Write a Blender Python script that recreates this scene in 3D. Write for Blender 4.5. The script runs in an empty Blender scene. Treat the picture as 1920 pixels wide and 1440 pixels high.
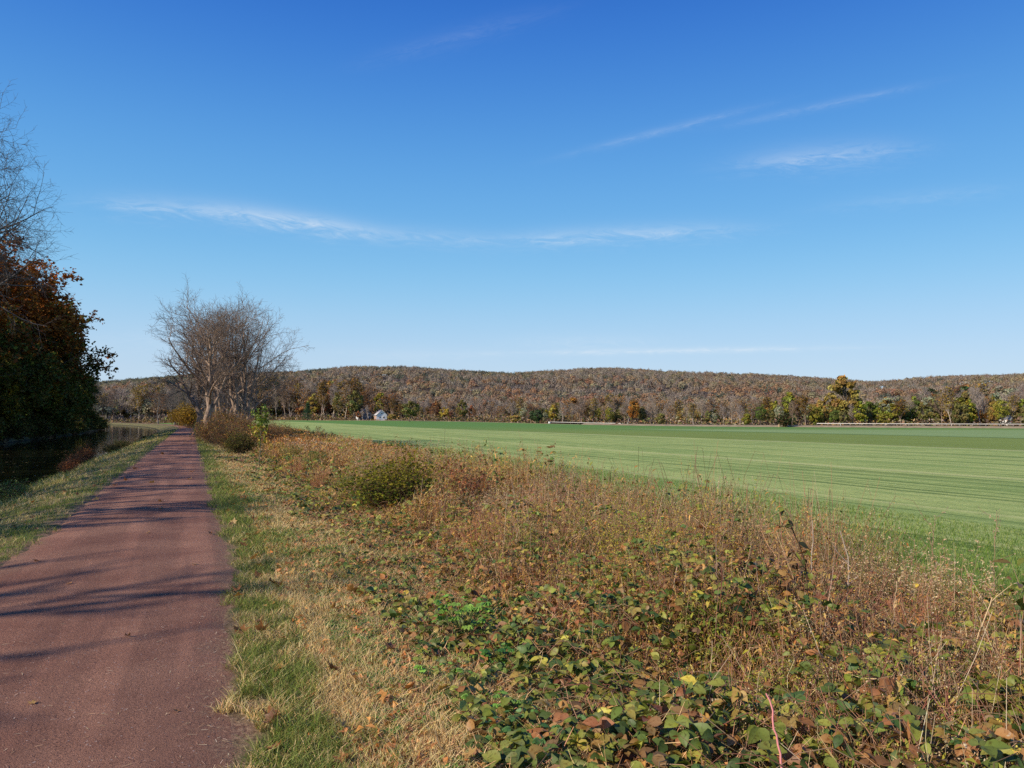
import bpy, math
import numpy as np
from mathutils import Vector

rng = np.random.default_rng(11)
PI = math.pi
F_PX, PITCH, CAMZ = 1442.0, math.radians(2.62), 1.7
SUN_AZ, SUN_EL = math.radians(237), math.radians(33)      # clockwise from +Y

scene = bpy.context.scene
COL = scene.collection

# ------------------------------------------------------------------ helpers
def smooth(t):
    t = np.clip(t, 0, 1); return t * t * (3 - 2 * t)

def norm(v):
    return v / np.maximum(np.linalg.norm(v, axis=-1, keepdims=True), 1e-9)

def at(px, py, z=0.0):
    """world point on the plane of height z seen at a pixel of the 1920x1440 photograph (measured once, used as coordinates)"""
    a, b = (px - 960) / F_PX, (720 - py) / F_PX
    d = (a, math.cos(PITCH) - b * math.sin(PITCH), math.sin(PITCH) + b * math.cos(PITCH))
    t = (z - CAMZ) / d[2]
    return d[0] * t, d[1] * t

def col_x(px, Y):
    return (px - 960) / F_PX * Y

def row_z(py, Y):
    b = (720 - py) / F_PX
    return CAMZ + Y * (math.sin(PITCH) + b * math.cos(PITCH)) / (math.cos(PITCH) - b * math.sin(PITCH))

_tab = np.random.default_rng(5).random((256, 256))
def vnoise(x, y):
    xi, yi = np.floor(x).astype(int), np.floor(y).astype(int)
    fx, fy = smooth(x - xi), smooth(y - yi)
    g = lambda i, j: _tab[i % 256, j % 256]
    return ((g(xi, yi) * (1 - fx) + g(xi + 1, yi) * fx) * (1 - fy)
            + (g(xi, yi + 1) * (1 - fx) + g(xi + 1, yi + 1) * fx) * fy)
def fbm(x, y, s=1.0, o=0):
    x = np.asarray(x, float) / s + o * 17.3; y = np.asarray(y, float) / s + o * 7.7
    return (vnoise(x, y) * .55 + vnoise(x * 2.1 + 9, y * 2.1 + 3) * .3 + vnoise(x * 4.3 + 5, y * 4.3 + 31) * .15)

# ------------------------------------------------------------------ terrain functions
def path_x(Y):
    Y = np.asarray(Y, float)
    e = np.where(Y < 130, 0, np.where(Y < 430, .00055 * (Y - 130) ** 2, .00055 * 300 ** 2 + .33 * (Y - 430)))
    e = e + .0036 * np.clip(12 - Y, 0, 12) ** 2
    return -.417 * Y - .82 - e
def X_of(u, Y): return path_x(Y) + np.asarray(u, float) / .923
def u_of(X, Y): return (np.asarray(X, float) - path_x(Y)) * .923

PU = np.array([-400, -60, -26, -20.5, -19, -18.0, -16.5, -8, -6.2, -5.3, -4.3, -3.2, -2.2, -1.5, -1.2, 0, 1.2, 1.6, 2.6, 5, 8, 10, 60, 110, 250, 600])
PZ = np.array([2.0, .9, .5, .1, -.6, -1.25, -1.8, -1.9, -1.5, -1.03, -.72, -.34, -.1, -.01, 0, .02, 0, .0, -.06, -.36, -.76, -.88, -.95, -1.1, -1.3, -1.3])
EX = np.array([-900, -300, -116, 0, 43, 109, 166, 260, 420, 700.])
EY = np.array([440, 436, 420, 362, 330, 288, 250, 184, 70, -130.])
def edge_y(X): return np.interp(X, EX, EY)
def veg_edge(Y): return 8.6 + .22 * np.clip(9 - Y, 0, 5) + .06 * np.clip(Y, 0, 130)

def height(X, Y):
    X = np.asarray(X, float); Y = np.asarray(Y, float)
    u = u_of(X, Y)
    z = np.interp(u, PU, PZ)
    z = z + 2.1 * smooth((Y - 180) / 240) * smooth((90 - X) / 150) * smooth((u - 15) / 60)
    n = (fbm(X, Y, 2.3, 1) - .5) * .12 + (fbm(X, Y, .6, 2) - .5) * .05
    n = n * (smooth((np.abs(u) - 1.2) / 1.0)) * np.where((u > -5.0), 1, .3) * np.where(Y > 150, 0, 1) * np.where(u > 12, .2, 1)
    return z + n

# ------------------------------------------------------------------ mesh building
class Geo:
    """collects quads with per-vertex colours; link() makes ONE mesh object of them"""
    def __init__(s): s.V, s.Q, s.C, s.M, s.n = [], [], [], [], 0
    def add(s, V, Q, C, m=0):
        V = np.asarray(V, np.float32).reshape(-1, 3); Q = np.asarray(Q, np.int64).reshape(-1, 4)
        C = np.asarray(C, np.float32)
        if C.ndim == 1: C = np.broadcast_to(C[:3], (len(V), 3))
        s.V.append(V); s.Q.append(Q + s.n); s.C.append(C[:, :3]); s.M.append(np.full(len(Q), m, np.int32)); s.n += len(V)
        return s
    def link(s, name, mats, parent=None, smooth_shade=False, attrs=None):
        V = np.concatenate(s.V); Q = np.concatenate(s.Q); C = np.concatenate(s.C); M = np.concatenate(s.M)
        me = bpy.data.meshes.new(name)
        me.vertices.add(len(V)); me.vertices.foreach_set('co', V.ravel())
        me.loops.add(Q.size); me.loops.foreach_set('vertex_index', Q.ravel().astype(np.int32))
        me.polygons.add(len(Q)); me.polygons.foreach_set('loop_start', np.arange(0, Q.size, 4, dtype=np.int32))
        try: me.polygons.foreach_set('loop_total', np.full(len(Q), 4, np.int32))
        except Exception: pass
        if smooth_shade: me.polygons.foreach_set('use_smooth', np.ones(len(Q), bool))
        mats = mats if isinstance(mats, (list, tuple)) else [mats]
        for m in mats: me.materials.append(m)
        if len(mats) > 1: me.polygons.foreach_set('material_index', M)
        a = me.color_attributes.new('Col', 'FLOAT_COLOR', 'POINT')
        a.data.foreach_set('color', np.concatenate([C, np.ones((len(C), 1), np.float32)], 1).ravel())
        for k, v in (attrs or {}).items():
            at_ = me.attributes.new(k, 'FLOAT', 'POINT'); at_.data.foreach_set('value', np.asarray(v, np.float32).ravel())
        me.update(calc_edges=True); me.validate()
        o = bpy.data.objects.new(name, me); COL.objects.link(o)
        if parent: o.parent = parent
        return o

def grid_quads(nr, nc):
    i = np.arange(nr - 1)[:, None] * nc + np.arange(nc - 1)[None]
    return np.stack([i, i + 1, i + nc + 1, i + nc], -1).reshape(-1, 4)

def tubes(g, P, R, k, C, m=0):
    n, mm, _ = P.shape
    if n == 0: return
    T = norm(np.gradient(P, axis=1))
    D = norm(P[:, -1] - P[:, 0])
    ref = np.where(np.abs(D[:, 2:3]) < .8, np.array([[0, 0, 1.]]), np.array([[1., 0, 0]]))[:, None]
    a = norm(np.cross(T, ref)); b = np.cross(T, a)
    th = np.arange(k) * 2 * PI / k
    V = P[:, :, None] + R[:, :, None, None] * (a[:, :, None] * np.cos(th)[None, None, :, None] + b[:, :, None] * np.sin(th)[None, None, :, None])
    base = np.arange(n)[:, None, None] * mm * k + np.arange(mm - 1)[None, :, None] * k
    j = np.arange(k)[None, None]; j2 = (j + 1) % k
    Q = np.stack([base + j, base + j2, base + k + j2, base + k + j], -1).reshape(-1, 4)
    C = np.asarray(C, float)
    if C.ndim == 2: C = np.repeat(C, mm * k, axis=0)
    g.add(V, Q, C, m)

def leaves(g, pos, d, nrm, L, W, C, fold=.18, droop=.25, m=0, detail=True):
    pos = np.asarray(pos, float); n = len(pos)
    if n == 0: return
    d = norm(d); nrm = norm(nrm - d * np.sum(nrm * d, -1, keepdims=True)); s = np.cross(d, nrm)
    L = np.broadcast_to(L, (n,)).reshape(n, 1); W = np.broadcast_to(W, (n,)).reshape(n, 1)
    if detail:
        ts = [0, .16, .42, .72, 1]; ws = [.05, .72, 1.0, .66, .02]
    else:
        ts = [0, .45, 1]; ws = [.08, 1, .03]
    rows = []
    for t, w in zip(ts, ws):
        c = pos + d * L * t - nrm * (droop * t * t) * L
        o = s * W * w * .5
        rows += [c - o + nrm * fold * W * w, c, c + o + nrm * fold * W * w]
    V = np.stack(rows, 1); nr = len(ts)
    Q = (np.arange(n)[:, None, None] * nr * 3 + grid_quads(nr, 3)[None]).reshape(-1, 4)
    C = np.asarray(C, float)
    if C.ndim == 1: C = np.broadcast_to(C, (n, 3))
    CC = np.repeat(C[:, None], nr * 3, 1).copy()
    CC[:, 1::3] *= 1.12
    g.add(V, Q, CC.reshape(-1, 3), m)

def cards(g, pos, size, C, r, flat=0.0, aspect=1.6, m=0, out=None, jit=.55):
    """single small leaf-sized faces of irregular outline with random orientation"""
    n = len(pos)
    if n == 0: return
    a = norm(r.normal(size=(n, 3)) * np.array([1, 1, 1 - flat])); b = norm(np.cross(a, r.normal(size=(n, 3))))
    if out is not None:      # lie along the surface of the clump they belong to
        o_ = norm(norm(out) + r.normal(0, jit, (n, 3))); a = norm(np.cross(o_, r.normal(size=(n, 3)))); b = np.cross(o_, a)
    s = (np.broadcast_to(size, (n,)) * .5)[:, None]
    k = r.uniform(.6, 1.3, (n, 4, 1))
    V = np.stack([pos - a * s * aspect * k[:, 0], pos - b * s * k[:, 1], pos + a * s * aspect * k[:, 2], pos + b * s * k[:, 3]], 1)
    C = np.asarray(C, float)
    if C.ndim == 1: C = np.broadcast_to(C, (n, 3))
    g.add(V, np.arange(n * 4).reshape(-1, 4), np.repeat(C, 4, 0), m)

def blades(g, pos, h, w, lean, C, r, m=0):
    n = len(pos)
    th = r.uniform(0, 2 * PI, n); s = np.stack([np.cos(th), np.sin(th), np.zeros(n)], 1)
    ph = r.uniform(0, 2 * PI, n); l = np.stack([np.cos(ph), np.sin(ph), np.zeros(n)], 1) * (np.broadcast_to(lean, (n,)) * h)[:, None]
    h = h[:, None]; w = np.broadcast_to(w, (n,))[:, None]; z = np.array([[0, 0, 1.]])
    V = np.stack([pos - s * w / 2, pos + s * w / 2,
                  pos + l * .35 + z * h * .6 + s * w * .38, pos + l * .35 + z * h * .6 - s * w * .38,
                  pos + l + z * h + s * w * .06, pos + l + z * h - s * w * .06], 1)
    Q = (np.arange(n)[:, None, None] * 6 + np.array([[0, 1, 2, 3], [3, 2, 4, 5]])[None]).reshape(-1, 4)
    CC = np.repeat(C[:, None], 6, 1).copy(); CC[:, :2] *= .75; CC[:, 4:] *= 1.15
    g.add(V, Q, CC.reshape(-1, 3), m)

def pick(pal, n, r, jit=.18, w=None):
    pal = np.array(pal, float); w = None if w is None else np.array(w) / np.sum(w)
    c = pal[r.choice(len(pal), n, p=w)]
    return c * r.uniform(1 - jit, 1 + jit, (n, 1)) * r.uniform(1 - jit * .4, 1 + jit * .4, (n, 3))

def box(g, c, s, C, m=0, rz=0.0):
    x, y, z = np.array(s) / 2
    V = np.array([[-x, -y, -z], [x, -y, -z], [x, y, -z], [-x, y, -z], [-x, -y, z], [x, -y, z], [x, y, z], [-x, y, z]], float)
    if rz:
        R = np.array([[math.cos(rz), -math.sin(rz), 0], [math.sin(rz), math.cos(rz), 0], [0, 0, 1]]); V = V @ R.T
    g.add(V + np.array(c), [[3, 2, 1, 0], [4, 5, 6, 7], [0, 1, 5, 4], [1, 2, 6, 5], [2, 3, 7, 6], [3, 0, 4, 7]], C, m)
    return g

# ------------------------------------------------------------------ object book-keeping
def tag(o, label=None, cat=None, group=None, kind=None):
    if label: o['label'] = label
    if cat: o['category'] = cat
    if group: o['group'] = group
    if kind: o['kind'] = kind
    return o
def empty(name, loc=(0, 0, 0), rz=0):
    o = bpy.data.objects.new(name, None); COL.objects.link(o)
    o.location = loc; o.rotation_euler = (0, 0, rz); o.empty_display_size = .2
    return o
def copy_tree(o, parent=None):
    c = o.copy(); COL.objects.link(c)
    if parent: c.parent = parent
    for ch in [x for x in o.children]: copy_tree(ch, c)
    return c
_used = set()
def place(proto, loc, rz, sc, label, cat, group=None, color=None, crown_names=('crown', 'foliage', 'leaves')):
    """first use moves the prototype itself, later uses copy it with its parts"""
    if proto.name in _used: o = copy_tree(proto)
    else: _used.add(proto.name); o = proto
    o.location = loc; o.rotation_euler = (0, 0, rz)
    o.scale = (sc, sc, sc) if np.isscalar(sc) else sc
    for k in ('label', 'category', 'group'):
        if k in o: del o[k]
    tag(o, label, cat, group)
    if color is not None:
        for ch in o.children: ch.color = (*((color if ch.name.split('.')[0] in crown_names else (1, 1, 1))), 1)
    return o

# ------------------------------------------------------------------ node materials
def new_mat(name):
    m = bpy.data.materials.new(name); m.use_nodes = True
    nt = m.node_tree; nt.nodes.clear()
    return m, nt
class N:
    def __init__(s, nt): s.nt = nt
    def __call__(s, t, ins=None, **props):
        n = s.nt.nodes.new(t)
        for k, v in props.items(): setattr(n, k, v)
        for k, v in (ins or {}).items():
            if isinstance(v, bpy.types.NodeSocket): s.nt.links.new(v, n.inputs[k])
            else: n.inputs[k].default_value = v
        return n
    def math(s, op, a, b=0.0, c=None, clamp=False):
        n = s.nt.nodes.new('ShaderNodeMath'); n.operation = op; n.use_clamp = clamp
        for i, v in enumerate([a, b] + ([c] if c is not None else [])):
            if isinstance(v, bpy.types.NodeSocket): s.nt.links.new(v, n.inputs[i])
            else: n.inputs[i].default_value = v
        return n.outputs[0]
    def mix(s, f, a, b, bt='MIX'):
        n = s.nt.nodes.new('ShaderNodeMix'); n.data_type = 'RGBA'; n.blend_type = bt; n.clamp_factor = True
        for i, v in ((0, f), (6, a), (7, b)):
            if isinstance(v, bpy.types.NodeSocket): s.nt.links.new(v, n.inputs[i])
            else: n.inputs[i].default_value = (*v, 1) if (i and len(v) == 3) else v
        return n.outputs[2]
    def noise(s, vec, scale, detail=4, rough=.55, dist=0.0):
        return s('ShaderNodeTexNoise', {'Vector': vec, 'Scale': scale, 'Detail': detail, 'Roughness': rough, 'Distortion': dist}).outputs['Fac']
    def step(s, x, a, b):
        return s('ShaderNodeMapRange', {'Value': x, 'From Min': a, 'From Max': b}, interpolation_type='SMOOTHSTEP').outputs[0]
    def attr(s, name): return s('ShaderNodeAttribute', attribute_name=name)
def finish(nt, sh): 
    o = nt.nodes.new('ShaderNodeOutputMaterial'); nt.links.new(sh, o.inputs[0])

def foliage_mat(name, rough=.6, trans=.25, spec=.25, vein=0.0, gain=(1, 1, 1), sat=1.1):
    m, nt = new_mat(name); n = N(nt)
    c = n.attr('Col').outputs['Color']
    oi = n('ShaderNodeObjectInfo')
    c = n.mix(1.0, c, oi.outputs['Color'], 'MULTIPLY')
    c = n.mix(1.0, c, gain, 'MULTIPLY')
    c = n('ShaderNodeHueSaturation', {'Color': c, 'Saturation': sat, 'Value': 1.02}).outputs[0]
    geo = n('ShaderNodeNewGeometry')
    if vein:
        f = n.noise(geo.outputs['Position'], 60, 4)
        c = n.mix(n.step(f, .5, .72), c, n.mix(1.0, c, (.55, .42, .3), 'MULTIPLY'))
    p = n('ShaderNodeBsdfPrincipled', {'Base Color': c, 'Roughness': rough, 'Specular IOR Level': spec})
    t = n('ShaderNodeBsdfTranslucent', {'Color': n.mix(1.0, c, (1.15, 1.1, .6), 'MULTIPLY')})
    mx = n('ShaderNodeMixShader', {'Fac': trans, 1: p.outputs[0], 2: t.outputs[0]})
    finish(nt, mx.outputs[0]); return m

def bark_mat(name, scale=8, bump=.3):
    m, nt = new_mat(name); n = N(nt)
    c = n.attr('Col').outputs['Color']
    c = n.mix(1.0, c, n('ShaderNodeObjectInfo').outputs['Color'], 'MULTIPLY')
    pos = n('ShaderNodeTexCoord').outputs['Object']
    f = n.noise(n('ShaderNodeMapping', {'Vector': pos, 'Scale': (1, 1, .25)}).outputs[0], scale, 5)
    c = n.mix(n.step(f, .35, .65), n.mix(1.0, c, (.55, .55, .55), 'MULTIPLY'), n.mix(1.0, c, (1.35, 1.3, 1.25), 'MULTIPLY'))
    b = n('ShaderNodeBump', {'Height': f, 'Strength': bump, 'Distance': .05})
    p = n('ShaderNodeBsdfPrincipled', {'Base Color': c, 'Roughness': .9, 'Specular IOR Level': .15, 'Normal': b.outputs[0]})
    finish(nt, p.outputs[0]); return m

def plain_mat(name, rgb, rough=.6, metal=0.0, noise_amt=.2, scale=3.0, lines=None):
    m, nt = new_mat(name); n = N(nt)
    pos = n('ShaderNodeTexCoord').outputs['Object']
    f = n.noise(pos, scale, 6)
    c = n.mix(n.step(f, .3, .7), tuple(x * (1 - noise_amt) for x in rgb), tuple(min(1, x * (1 + noise_amt * .5)) for x in rgb))
    if lines:
        s = n('ShaderNodeSeparateXYZ', {0: pos}).outputs[2]
        w = n.math('FRACT', n.math('MULTIPLY', s, lines))
        c = n.mix(n.math('LESS_THAN', w, .12), c, n.mix(1.0, c, (.5, .5, .5), 'MULTIPLY'))
    p = n('ShaderNodeBsdfPrincipled', {'Base Color': c, 'Roughness': rough, 'Metallic': metal})
    finish(nt, p.outputs[0]); return m

M_LEAF = foliage_mat('leaf', .5, .28, .35, vein=1, gain=(1.24, 1.26, 1.15), sat=1.02)
M_FAR = foliage_mat('foliage', .8, .2, .1, gain=(1.12, 1.1, 1.05))
M_GRASS = foliage_mat('grass_blade', .7, .25, .15, gain=(1.38, 1.34, 1.16), sat=1.08)
M_STEM = foliage_mat('dry_stem', .85, .0, .1, gain=(1.36, 1.29, 1.2), sat=.97)
M_BARK = bark_mat('bark')

def ground_material():
    m, nt = new_mat('ground_soil'); n = N(nt)
    pos = n('ShaderNodeNewGeometry').outputs['Position']
    u = n.attr('u').outputs['Fac']
    big = n.noise(pos, .35, 4); mid = n.noise(pos, 2.2, 5, .6); fine = n.noise(pos, 28, 5, .7)
    straw = n.mix(n.step(fine, .3, .7), (.16, .115, .055), (.34, .26, .135))
    green = n.mix(n.step(fine, .3, .7), (.035, .055, .014), (.085, .13, .03))
    soil = n.mix(n.step(fine, .3, .7), (.04, .026, .016), (.13, .085, .05))
    c = n.mix(n.step(mid, .42, .6), straw, green)
    # under the thicket: leaf mould
    au = n.math('ABSOLUTE', u)
    uj = n.math('ADD', au, n.math('MULTIPLY', n.math('SUBTRACT', mid, .5), 1.6))
    c = n.mix(n.math('MULTIPLY', n.step(uj, 2.3, 3.6), n.math('GREATER_THAN', u, 0.0)), c, soil)
    # gravel crumbs beside the path
    red = n.mix(n.step(fine, .35, .65), (.15, .075, .055), (.30, .19, .13))
    c = n.mix(n.step(n.math('ADD', au, n.math('MULTIPLY', n.math('SUBTRACT', mid, .5), .8)), 1.45, 1.05), c, red)
    # wet mud at the water, leaf-covered far bank
    z = n('ShaderNodeSeparateXYZ', {0: pos}).outputs[2]
    wet = n.math('MULTIPLY', n.step(z, -.75, -1.0), n.math('LESS_THAN', u, 0.0))
    c = n.mix(wet, c, (.03, .024, .016))
    c = n.mix(n.step(u, -18, -20), c, n.mix(n.step(mid, .4, .6), (.02, .016, .01), (.05, .033, .018)))
    far = n.mix(n.step(big, .4, .6), (.13, .10, .05), (.09, .09, .035))
    c = n.mix(n.step(u, 14, 20), c, far)
    b = n('ShaderNodeBump', {'Height': n.math('ADD', fine, n.math('MULTIPLY', mid, 1.5)), 'Strength': .7, 'Distance': .04})
    p = n('ShaderNodeBsdfPrincipled', {'Base Color': c, 'Roughness': .95, 'Specular IOR Level': .1, 'Normal': b.outputs[0]})
    finish(nt, p.outputs[0]); return m

def path_material():
    m, nt = new_mat('red_gravel'); n = N(nt)
    pos = n('ShaderNodeNewGeometry').outputs['Position']
    u = n.attr('u').outputs['Fac']; v = n.attr('v').outputs['Fac']
    big = n.noise(pos, .7, 5, .6)
    fine = n.noise(pos, 45, 6, .75); grit = n.noise(pos, 170, 3, .7)
    c = n.mix(n.step(big, .35, .68), (.235, .113, .078), (.335, .175, .117))
    c = n.mix(n.step(grit, .36, .66), n.mix(1.0, c, (.55, .52, .5), 'MULTIPLY'), n.mix(1.0, c, (1.4, 1.4, 1.42), 'MULTIPLY'))
    # pale stones
    vor = n('ShaderNodeTexVoronoi', {'Vector': pos, 'Scale': 42.0})
    rnd = n('ShaderNodeSeparateColor', {0: vor.outputs['Color']}).outputs[0]
    st = n.math('MULTIPLY', n.math('LESS_THAN', vor.outputs['Distance'], .24), n.math('GREATER_THAN', rnd, .90))
    c = n.mix(st, c, (.42, .31, .27))
    vor2 = n('ShaderNodeTexVoronoi', {'Vector': pos, 'Scale': 60.0})
    rnd2 = n('ShaderNodeSeparateColor', {0: vor2.outputs['Color']}).outputs[1]
    st2 = n.math('MULTIPLY', n.math('LESS_THAN', vor2.outputs['Distance'], .3), n.math('GREATER_THAN', rnd2, .86))
    c = n.mix(st2, c, (.09, .045, .04))
    # wheel tracks: smoother and slightly paler, along the direction of travel
    cmb = n('ShaderNodeCombineXYZ', {0: u, 1: n.math('MULTIPLY', v, .06)})
    tr = n.noise(cmb.outputs[0], 2.4, 3)
    c = n.mix(n.step(tr, .42, .6), c, n.mix(1.0, c, (1.3, 1.28, 1.24), 'MULTIPLY'))
    c = n.mix(n.step(n.noise(pos, 5.0, 6, .7), .55, .75), c, n.mix(1.0, c, (.74, .72, .72), 'MULTIPLY'))
    # edges: litter and dust
    au = n.math('ABSOLUTE', u); mid = n.noise(pos, 3.0, 5, .65)
    e = n.step(n.math('ADD', au, n.math('MULTIPLY', n.math('SUBTRACT', mid, .5), .9)), .95, 1.25)
    c = n.mix(n.math('MULTIPLY', e, .7), c, n.mix(n.step(fine, .4, .6), (.20, .10, .07), (.36, .24, .15)))
    h = n.math('ADD', n.math('MULTIPLY', fine, .8), n.math('ADD', n.math('MULTIPLY', grit, .5), n.math('MULTIPLY', st, .3)))
    b = n('ShaderNodeBump', {'Height': h, 'Strength': .9, 'Distance': .02})
    p = n('ShaderNodeBsdfPrincipled', {'Base Color': c, 'Roughness': .93, 'Specular IOR Level': .12, 'Normal': b.outputs[0]})
    finish(nt, p.outputs[0]); return m

def field_material():
    m, nt = new_mat('mown_field'); n = N(nt)
    pos = n('ShaderNodeNewGeometry').outputs['Position']
    u = n.attr('u').outputs['Fac']; v = n.attr('v').outputs['Fac']
    wob = n.math('MULTIPLY', n.math('SUBTRACT', n.noise(pos, .02, 2), .5), 5.0)
    uu = n.math('ADD', u, wob)
    s1 = n.noise(n('ShaderNodeCombineXYZ', {0: uu, 1: n.math('MULTIPLY', v, .006)}).outputs[0], .55, 3, .6)
    s2 = n.noise(n('ShaderNodeCombineXYZ', {0: uu, 1: n.math('MULTIPLY', v, .02), 2: 7.0}).outputs[0], 2.1, 4, .6)
    s3 = n.noise(n('ShaderNodeCombineXYZ', {0: u, 1: n.math('MULTIPLY', v, .09), 2: 3.0}).outputs[0], 6.0, 4, .7)
    blot = n.noise(pos, .12, 4)
    fine = n.noise(pos, 14, 5, .75)
    light = (.45, .515, .165); mid = (.28, .38, .105); dark = (.155, .225, .055)
    t = n.math('ADD', n.math('ADD', n.math('MULTIPLY', s1, .45), n.math('MULTIPLY', s2, .40)), n.math('MULTIPLY', s3, .35))
    t = n.math('ADD', t, n.math('MULTIPLY', n.math('SUBTRACT', blot, .5), .25))
    c = n.mix(n.step(t, .50, .68), mid, light)
    c = n.mix(n.step(s2, .44, .37), c, dark); c = n.mix(n.math('MULTIPLY', n.step(s3, .46, .36), .6), c, dark)                   # thin dark drill lines
    yl = n.math('MULTIPLY', n.step(s1, .58, .66), .5)
    c = n.mix(yl, c, (.60, .59, .26))
    # taller dark grass along the hedge
    near = n.step(n.math('ADD', n.math('SUBTRACT', u, n.math('MULTIPLY', v, .05)), n.math('MULTIPLY', s2, 5.0)), 17.5, 9.5)
    c = n.mix(near, c, (.14, .235, .06))
    # second crop strip, with its pale drill line; then the far light piece
    ub = n.math('ADD', u, n.math('MULTIPLY', n.math('SUBTRACT', blot, .5), 1.2))
    g2 = n.mix(n.step(s2, .35, .65), (.19, .25, .05), (.265, .335, .075))
    g2 = n.mix(n.step(v, 120, 280), g2, (.14, .27, .055))
    strip = n.step(ub, 66.0, 67.2)
    ln = n.math('MULTIPLY', n.step(ub, 64.9, 65.6), n.math('SUBTRACT', 1.0, n.step(ub, 66.0, 66.6)))
    c = n.mix(strip, c, g2)
    c = n.mix(n.math('MULTIPLY', ln, n.step(n.noise(n('ShaderNodeCombineXYZ', {0: v}).outputs[0], .06, 3), .35, .55)), c, (.42, .42, .2))
    far = n.math('MULTIPLY', n.step(ub, 113.5, 115.0), n.step(v, 235, 190))
    c = n.mix(far, c, n.mix(n.step(s1, .4, .6), (.22, .33, .11), (.31, .40, .16)))
    ln2 = n.math('MULTIPLY', n.step(ub, 111.8, 112.4), n.math('SUBTRACT', 1.0, n.step(ub, 113.6, 114.4)))
    c = n.mix(n.math('MULTIPLY', ln2, n.step(v, 260, 200)), c, (.05, .10, .025))
    # bare stubbly patches
    pt = n.step(n.noise(n('ShaderNodeCombineXYZ', {0: n.math('MULTIPLY', u, .1), 1: n.math('MULTIPLY', v, .05), 2: 4.0}).outputs[0], 1.6, 4), .73, .78)
    c = n.mix(n.math('MULTIPLY', pt, n.step(v, 160, 240)), c, (.38, .34, .19))
    c = n.mix(n.step(fine, .35, .7), n.mix(1.0, c, (.72, .74, .7), 'MULTIPLY'), n.mix(1.0, c, (1.16, 1.14, 1.15), 'MULTIPLY'))
    h = n.math('ADD', fine, n.math('MULTIPLY', s2, 1.2))
    b = n('ShaderNodeBump', {'Height': h, 'Strength': .5, 'Distance': .08})
    p = n('ShaderNodeBsdfPrincipled', {'Base Color': c, 'Roughness': .9, 'Specular IOR Level': .15, 'Normal': b.outputs[0]})
    finish(nt, p.outputs[0]); return m

def water_material():
    m, nt = new_mat('canal_water'); n = N(nt)
    pos = n('ShaderNodeNewGeometry').outputs['Position']
    mp = n('ShaderNodeMapping', {'Vector': pos, 'Rotation': (0, 0, math.radians(-22)), 'Scale': (1, .45, 1)}).outputs[0]
    r1 = n.noise(mp, 1.6, 3, .5); r2 = n.noise(mp, 7, 2, .5)
    b = n('ShaderNodeBump', {'Height': n.math('ADD', r1, n.math('MULTIPLY', r2, .25)), 'Strength': .35, 'Distance': .016})
    p = n('ShaderNodeBsdfPrincipled', {'Base Color': (.012, .012, .007, 1), 'Roughness': .04, 'IOR': 1.33, 'Specular IOR Level': .5, 'Normal': b.outputs[0]})
    finish(nt, p.outputs[0]); return m

# ------------------------------------------------------------------ setting: ground, field, path, water, road
def spaced(a, b, d0, growth):
    out = [a]; d = d0
    while out[-1] < b: out.append(out[-1] + d); d *= growth
    return np.array(out)

us = np.unique(np.concatenate([-spaced(26, 3000, 3, 1.25), np.arange(-26, -6.5, .6), np.arange(-6.5, 14, .22), spaced(14, 4000, 1.0, 1.13)]))
Ys = np.unique(np.concatenate([-spaced(2, 700, 2, 1.3), np.arange(-2, 24, .35), spaced(24, 6000, .6, 1.045)]))
def in_field(X, Y, u): return smooth((u - veg_edge(Y) - 1.5) / 1.5) * smooth((edge_y(X) - 2 - Y) / 6)
UU, YY = np.meshgrid(us, Ys)
XX = X_of(UU, YY)
ZZ = height(XX, YY)
ZZ = ZZ - .35 * in_field(XX, YY, UU) - .05 * smooth((1.15 - np.abs(UU)) / .15)
g = Geo(); g.add(np.stack([XX, YY, ZZ], -1), grid_quads(len(Ys), len(us)), (.2, .2, .2))
ground = g.link('ground', ground_material(), smooth_shade=True, attrs={'u': UU, 'v': YY}); tag(ground, kind='structure')

ts = np.linspace(0, 1, 260) ** 1.8
fu = np.unique(np.concatenate([np.arange(0, 6, .5), spaced(6, 560, .8, 1.05)]))
YE = []
ysc = np.linspace(-20, 440, 1500)
for a in fu:
    uu = veg_edge(ysc) + .6 + a
    Xc = X_of(uu, ysc); ins = ysc < edge_y(Xc)
    YE.append(ysc[np.where(ins)[0].max()] if ins.any() else -19)
YE = np.array(YE)
FYY = -20 + ts[:, None] * (YE[None] + 20); FU = veg_edge(FYY) + .6 + fu[None]
FX = X_of(FU, FYY); FZ = height(FX, FYY) + .01
g = Geo(); g.add(np.stack([FX, FYY, FZ], -1), grid_quads(len(ts), len(fu)), (.2, .2, .2))
tag(g.link('field', field_material(), smooth_shade=True, attrs={'u': FU, 'v': FYY}), kind='structure')

pu = np.linspace(-1.3, 1.3, 15)
PUU, PYY = np.meshgrid(pu, np.unique(np.concatenate([np.arange(-15, 40, .2), spaced(40, 520, .4, 1.02)])))
wl = 1 + (fbm(PYY * 0 + 3, PYY, .9, 3) - .5) * .32 + (fbm(PYY * 0 + 3, PYY, .22, 4) - .5) * .2
wr = 1 + (fbm(PYY * 0 + 31, PYY, .9, 5) - .5) * .32 + (fbm(PYY * 0 + 31, PYY, .22, 6) - .5) * .2
PUW = PUU * np.where(PUU < 0, wl, wr)
PX = X_of(PUW, PYY); PZt = height(PX, PYY) + .012 - .045 * smooth((np.abs(PUU) - 1.05) / .25)
g = Geo(); g.add(np.stack([PX, PYY, PZt], -1), grid_quads(*PUU.shape), (.2, .2, .2))
tag(g.link('path', path_material(), smooth_shade=True, attrs={'u': PUW, 'v': PYY}), kind='structure')

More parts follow.
